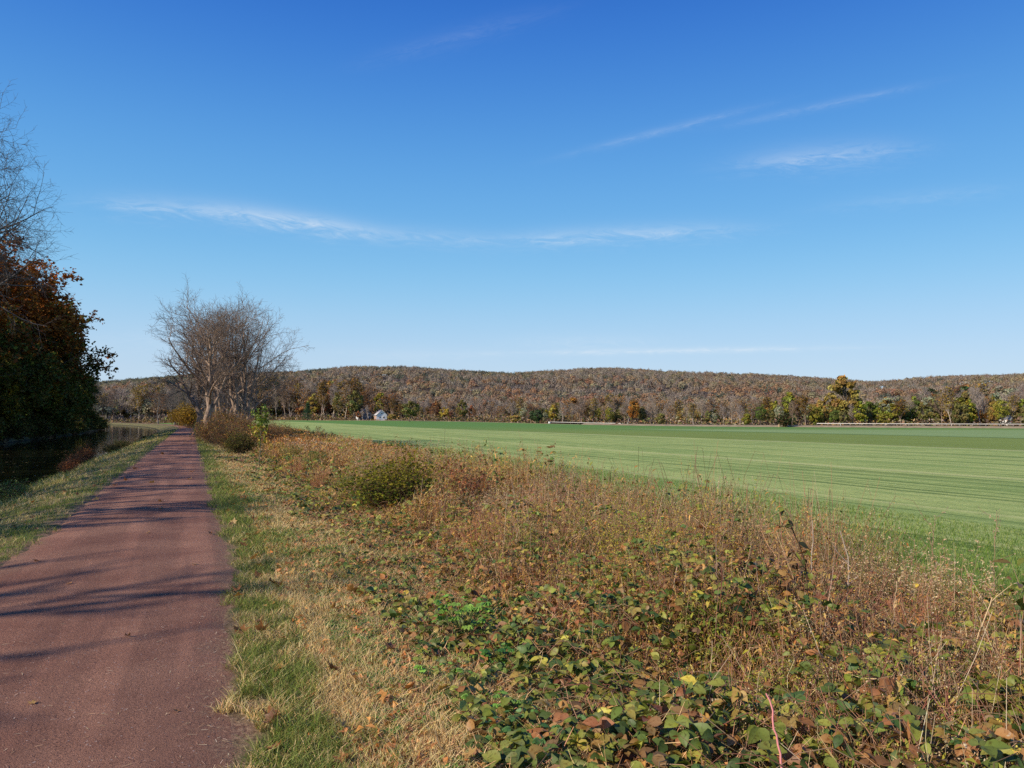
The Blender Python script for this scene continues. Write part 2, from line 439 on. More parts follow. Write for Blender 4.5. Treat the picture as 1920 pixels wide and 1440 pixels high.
wu = np.linspace(-19.6, -4.4, 12); WU, WY = np.meshgrid(wu, np.unique(np.concatenate([np.arange(-40, 60, 2.), spaced(60, 800, 3, 1.04)])))
g = Geo(); g.add(np.stack([X_of(WU, WY), WY, WU * 0 - 1.0], -1), grid_quads(*WU.shape), (.2, .2, .2))
tag(g.link('water', water_material(), smooth_shade=True), kind='structure')

def strip(name, x0, x1, offs, dz, mat, nx=120):
    Xs = np.linspace(x0, x1, nx); Yc = edge_y(Xs); Yc = np.convolve(np.pad(Yc, 6, mode='edge'), np.ones(13) / 13, 'valid')
    T = norm(np.stack([np.gradient(Xs), np.gradient(Yc)], -1)); Nn = np.stack([-T[:, 1], T[:, 0]], -1)
    P = np.stack([Xs, Yc], -1)[:, None] + Nn[:, None] * np.array(offs)[None, :, None]
    Z = height(P[..., 0], P[..., 1]) + np.array(dz)[None]
    g = Geo(); g.add(np.concatenate([P, Z[..., None]], -1), grid_quads(nx, len(offs)), (.2, .2, .2))
    o = g.link(name, mat, smooth_shade=True); tag(o, kind='structure')
    return P, Z
M_TAN = plain_mat('dry_roadside_grass', (.40, .30, .17), .95, 0, .35, .6)
M_ASPH = plain_mat('asphalt', (.16, .155, .15), .9, 0, .2, 1.5)
strip('roadside_verge', 30, 520, [-1.5, 0, 3, 6.5], [.0, .12, .35, .62], M_TAN)
strip('roadside_verge', -170, 30, [-1.0, 0, 1.2, 2.2], [.0, .08, .12, .0], M_TAN)
RP, RZ = strip('road', 10, 520, [6.3, 9.5, 12.7], [.66, .70, .66], M_ASPH)
strip('roadside_verge', 10, 520, [12.6, 15, 24], [.64, .5, 0], plain_mat('leafy_roadside', (.16, .11, .06), .95, 0, .4, .8))

# hill behind the trees (terrain)
RX = np.array([-900, -300, 0, 200, 300, 420, 540, 600, 650, 770, 850, 960, 1000, 1100, 1160, 1300, 1400, 1480, 1560, 1640, 1700, 1780, 1920, 2200, 3000.])
RY = np.array([715, 712, 713, 717, 709, 702, 701, 698, 692, 690, 696, 702, 701, 695, 693, 700, 703, 707, 713, 718, 714, 708, 704, 703, 706.])
RIDGE, FOOT = 1150.0, 520.0
def hill_z(X, Y):
    px = X / np.maximum(Y, 1) * F_PX + 960
    e = (786 - np.interp(px, RX, RY)) / F_PX * RIDGE + CAMZ - 9.5
    t = (Y - FOOT) / (RIDGE - FOOT)
    prof = np.where(t < 1, smooth(t * .98 + .01) * .65 + np.clip(t, 0, 1) * .35, 1 - .25 * (t - 1))
    z = e * np.clip(prof, -.1, 1)
    z = z + (fbm(X, Y, 160, 8) - .5) * 22 * np.clip(t * (1 - t) * 4, 0, 1)
    return z
hx, hy = np.meshgrid(np.linspace(-1.3, 1.3, 180), np.concatenate([np.linspace(FOOT - 30, RIDGE + 60, 60), np.linspace(RIDGE + 120, 2600, 8)]))
HX = hx * hy; HZ = hill_z(HX, hy) - 1.0
g = Geo(); g.add(np.stack([HX, hy, HZ], -1), grid_quads(*hx.shape), (.2, .2, .2))
tag(g.link('hill', plain_mat('woodland_floor', (.14, .10, .075), .95, 0, .4, .05), smooth_shade=True), kind='structure')

# ------------------------------------------------------------------ tree growth
def grow(r, P, R, nchild, L, ang, wob, up, m, t0=.25, t1=1.0, rr=.6, taper=.3, shape=None, r_min=.0):
    n, mm, _ = P.shape
    idx = np.repeat(np.arange(n), nchild); N_ = len(idx)
    t = t0 + (t1 - t0) * (np.tile(np.arange(nchild), n) + r.random(N_)) / nchild
    f = t * (mm - 1); i = np.clip(f.astype(int), 0, mm - 2); a = (f - i)[:, None]
    start = P[idx, i] * (1 - a) + P[idx, i + 1] * a
    tan = norm(P[idx, i + 1] - P[idx, i]); rad = R[idx, i] * (1 - a[:, 0]) + R[idx, i + 1] * a[:, 0]
    az = np.tile(np.arange(nchild), n) * 2.399 + np.repeat(r.uniform(0, 6.28, n), nchild) + r.normal(0, .35, N_)
    ref = np.where(np.abs(tan[:, 2:3]) < .85, np.array([[0, 0, 1.]]), np.array([[1., 0, 0]]))
    b1 = norm(np.cross(tan, ref)); b2 = np.cross(tan, b1)
    perp = b1 * np.cos(az)[:, None] + b2 * np.sin(az)[:, None]
    A = np.radians(ang) * r.uniform(.7, 1.25, N_)
    d = norm(tan * np.cos(A)[:, None] + perp * np.sin(A)[:, None])
    ln = L * r.uniform(.65, 1.2, N_) * (shape(t) if shape else 1)
    out = np.zeros((N_, m, 3)); out[:, 0] = start; p = start
    for k in range(1, m):
        d = norm(d + r.normal(0, wob, (N_, 3)) + np.array([[0, 0, up]]))
        p = p + d * (ln / (m - 1))[:, None]; out[:, k] = p
    r0 = np.maximum(np.minimum(rad * .85, rad * rr + .002), r_min)
    return out, np.maximum(r0[:, None] * np.linspace(1, taper, m)[None], r_min * .6)

def trunk_line(r, H, R0, m=9, wob=.05, lean=(0, 0), flare=1.5, base=(0, 0)):
    z = np.linspace(0, 1, m)
    w = np.cumsum(r.normal(0, wob * H / m, (m, 2)), 0); w -= w[0]
    P = np.stack([base[0] + w[:, 0] + lean[0] * z * H, base[1] + w[:, 1] + lean[1] * z * H, z * H - .15], -1)[None]
    Rr = R0 * (1 - .72 * z); Rr[0] *= flare
    return P, Rr[None]

def make_bare_tree(name, seed, H, R0, n=(12, 8, 6, 5), spread=45, stems=1, twig_r=.007, col=(.17, .14, .12), up=(.05, .06, .04, .02), cf=.25, L=(.42, .38, .42, .5), mm=(8, 6, 5, 4), hfrac=.85, roundc=False, leafcol=None, nleaf=0, leafsize=.1, wob=.1):
    r = np.random.default_rng(seed); root = empty(name)
    gt, gc = Geo(), Geo(); col = np.array(col)
    for s in range(stems):
        a = s * 2 * PI / max(stems, 1) + r.random(); off = 0 if stems == 1 else R0 * 1.2
        ln = (0, 0) if stems == 1 else (math.cos(a) * .16, math.sin(a) * .16)
        Hs = H * hfrac * (1 if s == 0 else r.uniform(.75, 1))
        P, R = trunk_line(r, Hs, R0 / (1 + .25 * (stems - 1)), 10, .12, ln, base=(math.cos(a) * off, math.sin(a) * off))
        tubes(gt, P, R, 9, col)
        nn = [max(3, int(round(n[0] / stems ** .5))), n[1], n[2], n[3]]
        shape = (lambda t: .72 + .38 * np.sin(PI * np.clip(t, 0, 1) ** .8)) if roundc else (lambda t: (1.15 - .75 * t))
        P1, R1 = grow(r, P, R, nn[0], H * L[0], spread, wob, up[0], mm[0], cf, .97, .55, .3, shape)
        tubes(gt, P1, R1, 6, col * 1.05)
        P2, R2 = grow(r, P1, R1, nn[1], H * L[0] * L[1], spread * .95, wob * 1.2, up[1], mm[1], .2, 1, .6, .35, lambda t: 1.1 - .4 * t, twig_r * 1.6)
        tubes(gc, P2, R2, 4, col * .95)
        P3, R3 = grow(r, P2, R2, nn[2], H * L[0] * L[1] * L[2], spread * .9, wob * 1.3, up[2], mm[2], .15, 1, .6, .4, None, twig_r)
        tubes(gc, P3, R3, 3, col * .85)
        if nn[3]:
            P4, R4 = grow(r, P3, R3, nn[3], H * L[0] * L[1] * L[2] * L[3], 42, wob * 1.3, up[3], mm[3], .2, 1, .7, .5, None, twig_r * .7)
            tubes(gc, P4, R4, 3, col * .8)
        else: P4 = P3
        if nleaf:
            k = r.integers(0, len(P4), nleaf // stems); pp = P4[k, r.integers(1, P4.shape[1], len(k))] + r.normal(0, leafsize, (len(k), 3))
            cards(gc, pp, r.uniform(.7, 1.3, len(k)) * leafsize, pick(leafcol, len(k), r, .3), r, .2, m=1)
    gt.link('trunk', M_BARK, root, True)
    gc.link('crown', [M_BARK, M_FAR], root)
    return root

def make_leafy_tree(name, seed, H, Rc, nblob=40, nleaf=2200, size=.35, pal=((.1, .12, .03),), zc=.6, zr=.42, R0=.25, bright=.35, bare=0.0, droop=0.0, trunk_col=(.13, .11, .09)):
    """rounded crown: limbs that carry clumps of small leaf faces, with gaps between the clumps"""
    r = np.random.default_rng(seed); root = empty(name); gt, gc = Geo(), Geo()
    P, R = trunk_line(r, H * .8, R0, 8, .08); tubes(gt, P, R, 8, trunk_col)
    d = norm(r.normal(size=(nblob, 3))); rad = r.uniform(.45, 1.0, nblob) ** .6
    c = d * rad[:, None] * np.array([Rc, Rc, H * zr]) * .86 + np.array([0, 0, H * zc])
    lump = 1 + (fbm(d[:, 0] * 2 + 5, d[:, 1] * 2 + d[:, 2], .8, seed) - .5) * .5
    c[:, :2] *= lump[:, None]
    # limbs to the clumps
    zt = np.clip(c[:, 2] * .6, H * .15, H * .75); n = nblob
    s0 = np.stack([np.interp(zt, P[0, :, 2], P[0, :, 0]), np.interp(zt, P[0, :, 2], P[0, :, 1]), zt], -1)
    k = np.linspace(0, 1, 5)[None, :, None]
    L1 = s0[:, None] * (1 - k) + c[:, None] * k + r.normal(0, .03 * H, (n, 5, 3)) * (k * (1 - k) * 2)
    tubes(gt, L1, np.linspace(R0 * .35, R0 * .08, 5)[None].repeat(n, 0), 5, trunk_col)
    b = r.integers(0, n, nleaf); br = r.uniform(.16, .30, n) * Rc
    dd = norm(r.normal(size=(nleaf, 3)) + np.array([0, 0, .25])) * (r.random(nleaf) ** .4)[:, None]
    p = c[b] + dd * br[b, None] * np.array([1.25, 1.25, .85])
    p[:, 2] -= droop * r.random(nleaf) ** 2
    C = pick(pal, n, r, bright)[b] * r.uniform(.7, 1.3, (nleaf, 1))
    cards(gc, p, size * r.uniform(.6, 1.3, nleaf), C, r, .25, out=dd + .5 * norm(c[b] - np.array([0, 0, H * zc])), jit=.6)
    gt.link('trunk', M_BARK, root, True); gc.link('crown', M_FAR, root)
    return root

def make_conifer(name, seed, H, Rc, nleaf=2600, size=.3, pal=((.03, .06, .035),)):
    r = np.random.default_rng(seed); root = empty(name); gt, gc = Geo(), Geo()
    P, R = trunk_line(r, H, H * .018, 8, .03); tubes(gt, P, R, 6, (.1, .08, .06))
    nb = 60; z = np.linspace(.12, .97, nb) * H; a = np.arange(nb) * 2.4
    l = Rc * (1 - z / H) ** .75 * r.uniform(.7, 1.15, nb)
    k = np.linspace(0, 1, 5)
    Lb = np.stack([np.cos(a)[:, None] * l[:, None] * k, np.sin(a)[:, None] * l[:, None] * k, z[:, None] + l[:, None] * (.12 * k - .28 * k ** 2)], -1)
    tubes(gt, Lb, np.linspace(.05, .012, 5)[None].repeat(nb, 0), 4, (.1, .08, .06))
    b = r.integers(0, nb, nleaf); t = r.random(nleaf) ** .6
    p = np.stack([np.cos(a[b]) * l[b] * t, np.sin(a[b]) * l[b] * t, z[b] + l[b] * (.12 * t - .28 * t * t)], -1) + r.normal(0, 1, (nleaf, 3)) * np.array([.35, .35, .18]) * Rc * .3
    cards(gc, p, size * r.uniform(.6, 1.3, nleaf), pick(pal, nleaf, r, .35), r, .5, 2.0)
    gt.link('trunk', M_BARK, root, True); gc.link('crown', M_FAR, root)
    return root

def make_shrub(name, seed, H, Rc, nstem=60, nleaf=2500, size=.06, pal=((.1, .1, .03),), stem_col=(.16, .10, .07), leafmat=None, spread=.9, stem_r=.006, fuzz=.5, sun_top=None, detail=False):
    """many thin stems from one base, leaves along their outer halves"""
    r = np.random.default_rng(seed); root = empty(name); gs, gl = Geo(), Geo()
    a = r.uniform(0, 2 * PI, nstem); q = np.sqrt(r.random(nstem)) * spread * (.75 + .5 * fbm(np.cos(a) * 2, np.sin(a) * 2, .7, seed)); m = 6; k = np.linspace(0, 1, m)
    hh = H * np.sqrt(np.clip(1 - (q * .85) ** 2, .1, 1)) * r.uniform(.5, 1.15, nstem) * (.6 + .8 * fbm(np.cos(a) * q * 2.5, np.sin(a) * q * 2.5, .8, seed + 3))
    b0 = np.stack([np.cos(a) * q * Rc * .35, np.sin(a) * q * Rc * .35], -1)
    tip = np.stack([np.cos(a) * q * Rc, np.sin(a) * q * Rc], -1)
    XY = b0[:, None] * (1 - k)[None, :, None] ** 1.0 + tip[:, None] * (k ** 1.3)[None, :, None]
    Z = hh[:, None] * (k[None] ** .85); P = np.concatenate([XY, Z[..., None]], -1); P[:, 1:] += r.normal(0, .035 * H, (nstem, m - 1, 3))
    R = np.linspace(stem_r * 1.6, stem_r * .6, m)[None].repeat(nstem, 0); tubes(gs, P, R, 4, pick([stem_col], nstem, r, .3))
    P2, R2 = grow(r, P, R, 7, H * .33, 42, .15, .06, 4, .25, 1, .6, .5); tubes(gs, P2, R2, 3, pick([stem_col], len(P2), r, .3))
    P3, R3 = grow(r, P2, R2, 3, H * .16, 42, .15, .04, 3, .25, 1, .7, .5); tubes(gs, P3, R3, 3, pick([stem_col], len(P3), r, .3))
    i = r.integers(0, len(P3), nleaf); pp = P3[i, r.integers(0, 3, nleaf)] + r.normal(0, size * fuzz, (nleaf, 3))
    pp[:, 2] = np.maximum(pp[:, 2], .02)
    clump = (fbm(pp[:, 0], pp[:, 1] + pp[:, 2], Rc * .4, seed) - .5)
    C = pick(pal, nleaf, r, .25) * (1 + clump[:, None] * .9)
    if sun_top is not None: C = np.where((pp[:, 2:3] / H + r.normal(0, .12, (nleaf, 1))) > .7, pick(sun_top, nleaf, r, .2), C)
    if detail:
        d = r.normal(size=(nleaf, 3)) + np.array([0, 0, -.2]); leaves(gl, pp, d, r.normal(size=(nleaf, 3)) * .6 + np.array([0, 0, 1]), size * r.uniform(.7, 1.3, nleaf), size * .5 * r.uniform(.7, 1.3, nleaf), C, detail=False)
    else: cards(gl, pp, size * r.uniform(.6, 1.3, nleaf), C, r, .3)
    gs.link('stems', M_STEM, root); gl.link('leaves', leafmat or M_FAR, root)
    return root

def gz(X, Y): return float(height(X, Y))

# ------------------------------------------------------------------ left bank: tall tree, autumn trees, off to the far side of the canal
RUST = [(.30, .115, .045), (.24, .095, .04), (.18, .08, .035), (.36, .16, .06)]
DARKG = [(.075, .10, .03), (.12, .125, .035), (.14, .10, .035)]
OLIVE = [(.22, .18, .04), (.32, .21, .045), (.13, .14, .035)]
big_bare = make_bare_tree('tall_bare_tree', 3, 31, .46, n=(20, 10, 8, 6), spread=62, twig_r=.014, col=(.17, .145, .125), up=(.03, .03, .0, -.02), cf=.42, L=(.42, .42, .36, .42), hfrac=.84, wob=.09)
X0, Y0 = float(X_of(-19.0, 68)), 68.
place(big_bare, (X0 - 1.5, Y0, gz(X0, Y0)), .4, 1.0, 'tall leafless tree leaning its fine branches into the sky at the left edge', 'tree')

def autumn(name, seed, H, top, mid, low, nleaf=20000, n=(15, 8, 8, 0), spread=62, size=.27):
    r = np.random.default_rng(seed); root = empty(name); gt, gc = Geo(), Geo()
    P, R = trunk_line(r, H * .9, .32, 9, .08); col = np.array((.09, .075, .06)); tubes(gt, P, R, 8, col)
    P1, R1 = grow(r, P, R, n[0] + 6, H * .36, spread, .1, .05, 7, .06, .97, .5, .3, lambda t: 1.2 - .8 * t); tubes(gt, P1, R1, 5, col)
    P2, R2 = grow(r, P1, R1, n[1], H * .15, 50, .12, .02, 5, .15, 1, .6, .35); tubes(gc, P2, R2, 4, col)
    P3, R3 = grow(r, P2, R2, n[2], H * .07, 45, .14, 0, 4, .15, 1, .6, .4); tubes(gc, P3, R3, 3, col)
    i = r.integers(0, len(P3), nleaf); pp = P3[i, r.integers(1, 4, nleaf)] + r.normal(0, .2, (nleaf, 3)); pp[:, 2] = np.maximum(pp[:, 2], .1)
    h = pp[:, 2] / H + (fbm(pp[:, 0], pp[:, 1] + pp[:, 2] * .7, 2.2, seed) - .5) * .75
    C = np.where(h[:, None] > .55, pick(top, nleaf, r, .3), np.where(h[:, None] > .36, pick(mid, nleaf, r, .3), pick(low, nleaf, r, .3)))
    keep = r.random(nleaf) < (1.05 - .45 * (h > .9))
    cards(gc, pp[keep], size * r.uniform(.6, 1.3, keep.sum()), C[keep], r, .45, 1.7, m=1)
    gt.link('trunk', M_BARK, root, True); gc.link('crown', [M_BARK, M_FAR], root)
    return root
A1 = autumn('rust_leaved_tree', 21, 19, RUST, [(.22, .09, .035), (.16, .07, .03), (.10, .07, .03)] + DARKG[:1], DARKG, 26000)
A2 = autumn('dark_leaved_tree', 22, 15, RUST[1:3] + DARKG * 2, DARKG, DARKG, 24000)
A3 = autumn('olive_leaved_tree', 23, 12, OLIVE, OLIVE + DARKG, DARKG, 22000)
LB = [  # proto, u, Y, scale, label
    (A1, -21.0, 76, 1.08, 'tall rust coloured tree over the canal, touching the left edge of the photo'),
    (A3, -19.6, 82, .80, 'low dark olive tree overhanging the canal at the far left'),
    (A2, -20.0, 93, 1.0, 'dark green tree between the rust coloured trees on the far canal bank'),
    (A1, -21.5, 104, 1.2, 'tallest rust coloured tree on the far canal bank, inland of the others'),
    (A3, -19.4, 108, .90, 'olive and yellow tree with branches low over the dark water'),
    (A2, -21.0, 117, 1.35, 'dark brown-green tree behind the yellow-leaved one on the far bank'),
    (A1, -22.4, 124, 1.2, 'rust topped tree with an orange clump at its right shoulder'),
    (A2, -21.6, 146, 1.0, 'dark tree near the bend whose boughs reach toward the water'),
    (A3, -21.5, 158, 1.0, 'dark olive tree just before the bend of the canal'),
    (A2, -22.0, 172, .8, 'last dark leafed tree before the open bend of the canal'),
    (A1, -31.0, 86, 1.0, 'rust coloured tree in the second row, nearest the left edge'),  # second row of the wood, here and at the list's end, added to block sun
    (A2, -30.0, 100, 1.3, 'dark green tree in the second row behind the far bank'),
    (A1, -32.0, 122, 1.05, 'rust coloured tree in the second row, farther along the canal'),
    (A2, -31.0, 142, 1.2, 'dark tree in the second row near the canal bend'),
    (A2, -42.0, 112, 1.4, 'dark wood-edge tree farthest back from the far bank'),
    (A3, -20.5, 66, .95, 'olive tree on the far bank below the tall leafless tree'),
    (A2, -29.5, 72, 1.15, 'dark tree behind the tall leafless tree'),
    (A2, -40.0, 88, 1.3, 'dark tree deep behind the left bank'),
]
for i, (p, u, Y, s, lab) in enumerate(LB):
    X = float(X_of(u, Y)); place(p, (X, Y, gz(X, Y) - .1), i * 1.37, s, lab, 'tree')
small_bare = make_bare_tree('small_bare_tree', 31, 10, .12, n=(12, 7, 6, 4), spread=50, twig_r=.012, col=(.15, .13, .12), nleaf=900, leafcol=[(.07, .07, .05)], leafsize=.14)
for i, (u, Y, s, lab) in enumerate([(-19.6, 186, 1.05, 'thin grey tree with few leaves beyond the last dark tree at the bend'),
                                    (-20.5, 206, 1.1, 'small bare tree on the far bank past the bend')]):
    X = float(X_of(u, Y)); place(small_bare, (X, Y, gz(X, Y)), i * 2.1, s, lab, 'tree')

bank_bush = make_shrub('bankside_bush', 145, 2.4, 2.4, 90, 5200, .16, DARKG + [(.10, .075, .03)], stem_r=.01, stem_col=(.08, .06, .045))
for i in range(17):
    Y = 60 + i * 8.5 + float(rng.uniform(-1.5, 1.5)); X = float(X_of(-18.7 + rng.uniform(-.5, .4), Y))
    place(bank_bush, (X, Y, gz(X, Y) - .1), i * 2.2, float(rng.uniform(.8, 1.25)), 'dark bush hanging over the water along the far canal bank', 'bush', 'dark bushes along the far canal bank')

# leafless trees along the far bank beside and behind the viewer: they throw the stripes across the path
shade_a = make_bare_tree('bankside_bare_tree', 41, 15.5, .42, n=(13, 6, 5, 0), spread=48, twig_r=.055, col=(.15, .13, .11), cf=.2)
shade_b = make_bare_tree('bankside_bare_tree', 42, 14.5, .40, n=(11, 6, 5, 0), spread=55, twig_r=.055, col=(.15, .13, .11), cf=.25)
for i, (u, Y) in enumerate([(-19.5, -13), (-20, -8.5), (-19, -4), (-20.5, 0), (-19.2, 4.5), (-20.5, 9), (-19.3, 13), (-20.6, 17.5), (-19.5, 21.5), (-20.5, 26), (-19.5, 30), (-20.2, 34.5), (-19.2, 39), (-20.8, 44), (-19.5, 49)]):
    X = float(X_of(u, Y)); place([shade_a, shade_b][i % 2], (X, Y, gz(X, Y)), i * 1.9, (.87 + .012 * i + .04 * (i % 2)),
          'leafless tree on the far canal bank beside the viewer', 'tree', 'leafless trees on the far canal bank')

# ------------------------------------------------------------------ bare trees at the right of the path
c1 = make_bare_tree('bare_tree', 51, 13.2, .30, n=(15, 8, 6, 5), spread=42, stems=1, twig_r=.0105, roundc=True, col=(.33, .245, .185), cf=.26, L=(.38, .42, .42, .5), hfrac=.76, wob=.12, up=(.06, .05, .03, .02))
c2 = make_bare_tree('bare_tree', 52, 13.4, .34, n=(14, 7, 5, 5), spread=44, stems=4, twig_r=.0105, roundc=True, col=(.33, .245, .185), cf=.28, L=(.40, .42, .42, .5), hfrac=.70, wob=.13, up=(.05, .05, .03, .02))
for p, px, Y, s, rz, lab in [
        (c1, 388, 64, (1.12, 1.12, .87), .3, 'tallest bare tree of the clump beside the path, its trunk nearest the gravel'),
        (c2, 452, 67, (.92, .92, 1.06), 1.1, 'bare many-stemmed tree of the clump, farthest from the path'),
        (c2, 424, 74, (1.0, 1.0, 1.14), 2.6, 'bare tree in the middle of the clump, behind its two neighbours'),
        (c1, 378, 84, (1.35, 1.35, .98), 3.9, 'slighter bare tree leaning over the far end of the gravel path'),
        (c2, 462, 84, .80, 5.2, 'bare tree at the back right of the clump, half hidden by the stems in front')]:
    X = float(col_x(px, Y)); place(p, (X, Y, gz(X, Y) - .05), rz, s, lab, 'tree')
p3 = make_bare_tree('bare_tree', 53, 13.5, .24, n=(12, 7, 6, 4), spread=42, twig_r=.014, col=(.19, .16, .14), cf=.28)
p4 = make_bare_tree('bare_tree', 54, 12.5, .22, n=(12, 7, 6, 4), spread=50, twig_r=.014, col=(.21, .18, .155), cf=.3)
k = 0
for Y, u, s in [(112, 5.5, .9), (124, 3.8, .95), (137, 6.5, 1.), (150, 4.5, .95), (163, 7.5, 1.05), (176, 4.2, .95), (190, 8, 1.), (204, 5, 1.), (219, 9, 1.1), (236, 5.5, 1.05), (254, 9, 1.1), (275, 6, 1.15), (298, 10, 1.2), (322, 7, 1.25)]:
    X = float(X_of(u, Y)); place([p3, p4][k % 2], (X, Y, gz(X, Y)), k * 1.7, s, 'bare tree in the row where the path bends away to the left', 'tree', 'bare trees along the bend of the path'); k += 1

# ------------------------------------------------------------------ the tree belt beyond the field
ub = []
for i, (sp, cf, hf, lc, nl) in enumerate([(30, .34, .95, None, 0), (38, .28, .9, None, 0), (46, .24, .85, [(.26, .15, .07), (.2, .13, .07)], 500), (34, .3, .92, [(.28, .2, .07), (.16, .13, .05)], 700)]):
    ub.append(make_bare_tree('bare_tree', 60 + i, 14, .20, n=(13, 6, 5, 3), spread=sp, twig_r=.036, col=(.42, .37, .34), cf=cf, hfrac=hf, L=(.36, .4, .45, .5), mm=(6, 5, 4, 3), nleaf=nl, leafcol=lc, leafsize=.42))
lf = [make_leafy_tree('leafy_tree', 70, 12, 4.2, 46, 3000, .5, [(1, 1, 1)], .58, .42),
      make_leafy_tree('leafy_tree', 71, 13, 3.6, 40, 2600, .5, [(1, 1, 1)], .56, .44),
      make_leafy_tree('leafy_tree', 72, 10, 4.6, 46, 2800, .5, [(1, 1, 1)], .5, .46)]
sparse = make_leafy_tree('leafy_tree', 73, 14, 4.4, 60, 2000, .42, [(1, 1, 1)], .6, .4, bright=.3)
pine = make_conifer('conifer_tree', 74, 14, 4.2, pal=((.06, .10, .06),))
shr = make_leafy_tree('leafy_shrub', 75, 4.5, 2.6, 34, 1500, .4, [(1, 1, 1)], .5, .5, R0=.08)
PRO = {'bare': ub, 'leafy': lf, 'sparse': [sparse], 'pine': [pine], 'shrub': [shr]}
PH = {'bare': 14., 'leafy': 12., 'sparse': 14., 'pine': 14., 'shrub': 4.8}
COLS = {'green': (.12, .16, .05), 'dark green': (.055, .085, .04), 'yellow-green': (.24, .23, .06), 'yellow': (.42, .32, .10), 'gold': (.33, .245, .095),
        'orange': (.40, .21, .08), 'rust': (.31, .16, .10), 'pale grey-green': (.33, .34, .24), 'olive': (.19, .175, .075)}
def belt(kind, px, D, ytop, color=None, label=None, group=None, wide=1.0, var=None, zoff=0):
    X = float(col_x(px, D)); z = gz(X, D); hgt = row_z(ytop, D) - z
    L_ = PRO[kind]; p = L_[(var if var is not None else int(rng.integers(0, 99))) % len(L_)]
    s = hgt / PH[kind]
    c = None
    if color: c = tuple(np.array(COLS[color]) * rng.uniform(.85, 1.15))
    o = place(p, (X, D, z + zoff), float(rng.uniform(0, 6.28)), (s * wide, s * wide, s), label, 'shrub' if kind == 'shrub' else 'tree', group,
              c if kind not in ('bare', 'pine') else None)
    if kind == 'bare':
        t = rng.choice(['grey', 'brown', 'pale'], p=[.4, .22, .38])
        k = {'grey': (1.08, 1.03, .98), 'brown': (.8, .66, .55), 'pale': (1.2, 1.13, 1.0)}[t]
        for ch in o.children: ch.color = (*k, 1)
    return o
def edge_d(px):      # distance at which the line of sight meets the field edge
    d = np.linspace(60, 460, 800); x = (px - 960) / F_PX * d
    return float(d[np.argmax(d > edge_y(x))])
# singular trees
belt('leafy', 768, edge_d(768) - 34, 749, 'olive', 'round green-orange tree standing alone on its dark trunk in the field', wide=1.25, var=0)
belt('pine', 577, edge_d(577) - 20, 755, None, 'single dark fir-like tree at the left end of the field edge', wide=1.35)
belt('leafy', 1005, edge_d(1005) + 2, 761, 'dark green', 'dark green round tree with a broad black base beside the road', wide=1.25, var=2)
belt('leafy', 1585, edge_d(1585) + 26, 707, 'gold', 'tall golden tree rising above all others in the tree line', wide=1.05, var=1)
belt('leafy', 716, edge_d(716) + 34, 738, 'yellow-green', 'yellow-green tree right behind the white barn', wide=1.1, var=1)
belt('bare', 737, edge_d(737) + 30, 735, None, 'wide grey leafless tree right of the white barn roof', wide=1.6, var=2)
belt('leafy', 746, edge_d(746) + 36, 745, 'dark green', 'dark green tree between the wide grey tree and the lone round one', wide=1.0, var=2)
belt('shrub', 735, edge_d(735) + 8, 775, 'gold', 'golden bush against the right side of the white barn', wide=1.3)
belt('leafy', 834, edge_d(834) + 10, 762, 'yellow', 'small bright yellow tree right of the lone round tree', var=0)
belt('leafy', 818, edge_d(818) + 22, 752, 'rust', 'rust-red tree behind the small bright yellow tree', var=1)
belt('leafy', 868, edge_d(868) + 14, 750, 'olive', 'narrow olive tree with orange tips right of the bright yellow tree', var=1, wide=.8)
belt('leafy', 1038, edge_d(1038) + 12, 760, 'yellow', 'yellow tree just right of the dark round tree', var=1)
belt('shrub', 967, edge_d(967) + 8, 776, 'gold', 'golden bush just left of the dark round tree', wide=1.4)
belt('leafy', 1480, edge_d(1480) + 22, 737, 'yellow-green', 'yellow-green tree above the ivy-covered stump', var=1, wide=.9)
belt('leafy', 1487, edge_d(1487) + 18, 768, 'dark green', 'small dark green tree behind the guardrail near the ivy-covered stump', var=2, wide=.9)
belt('leafy', 1535, edge_d(1535) + 20, 764, 'yellow', 'low yellow tree left of the tall golden tree', var=2)
belt('leafy', 1545, edge_d(1545) + 28, 742, 'gold', 'gold-topped tree left of and behind the low yellow tree', var=0, wide=.8)
belt('leafy', 1625, edge_d(1625) + 22, 750, 'green', 'green tree to the right under the tall golden tree', var=0, wide=1.1)
belt('leafy', 1600, edge_d(1600) + 19, 755, 'olive', 'olive tree at the foot of the tall golden tree', var=2, wide=.9)
belt('sparse', 1675, edge_d(1675) + 34, 738, 'pale grey-green', 'pale grey-green willow-like tree right of the green trees', wide=1.3)
belt('leafy', 1702, edge_d(1702) + 20, 760, 'green', 'dark green tree behind the guardrail, below the blue-green pine', var=2)
belt('leafy', 1712, edge_d(1712) + 28, 745, 'yellow-green', 'yellow-green tree left of the blue-green pine', var=1, wide=.9)
belt('leafy', 1738, edge_d(1738) + 60, 723, 'dark green', 'broad blue-green pine rising behind the right part of the belt', var=0, wide=1.3)
belt('leafy', 1778, edge_d(1778) + 66, 719, 'dark green', 'darkest pine, right of the broad blue-green one', var=2, wide=1.0)
belt('leafy', 1813, edge_d(1813) + 70, 716, 'rust', 'red-brown tree crown beside the darkest pine', var=0, wide=1.1)
belt('leafy', 1812, edge_d(1812) + 55, 726, 'dark green', 'dark green crown beneath the red-brown tree', var=1, wide=1.0)
belt('sparse', 1885, edge_d(1885) + 48, 719, 'pale grey-green', 'pale cream-green tree above the small white house', wide=1.2)
belt('sparse', 1742, edge_d(1742) + 30, 737, 'pale grey-green', 'pale grey-green tree in front of the broad blue-green pine', wide=1.0)
belt('leafy', 1795, edge_d(1795) + 24, 742, 'yellow-green', 'yellow-green tree in the middle of the right tree belt', var=0)
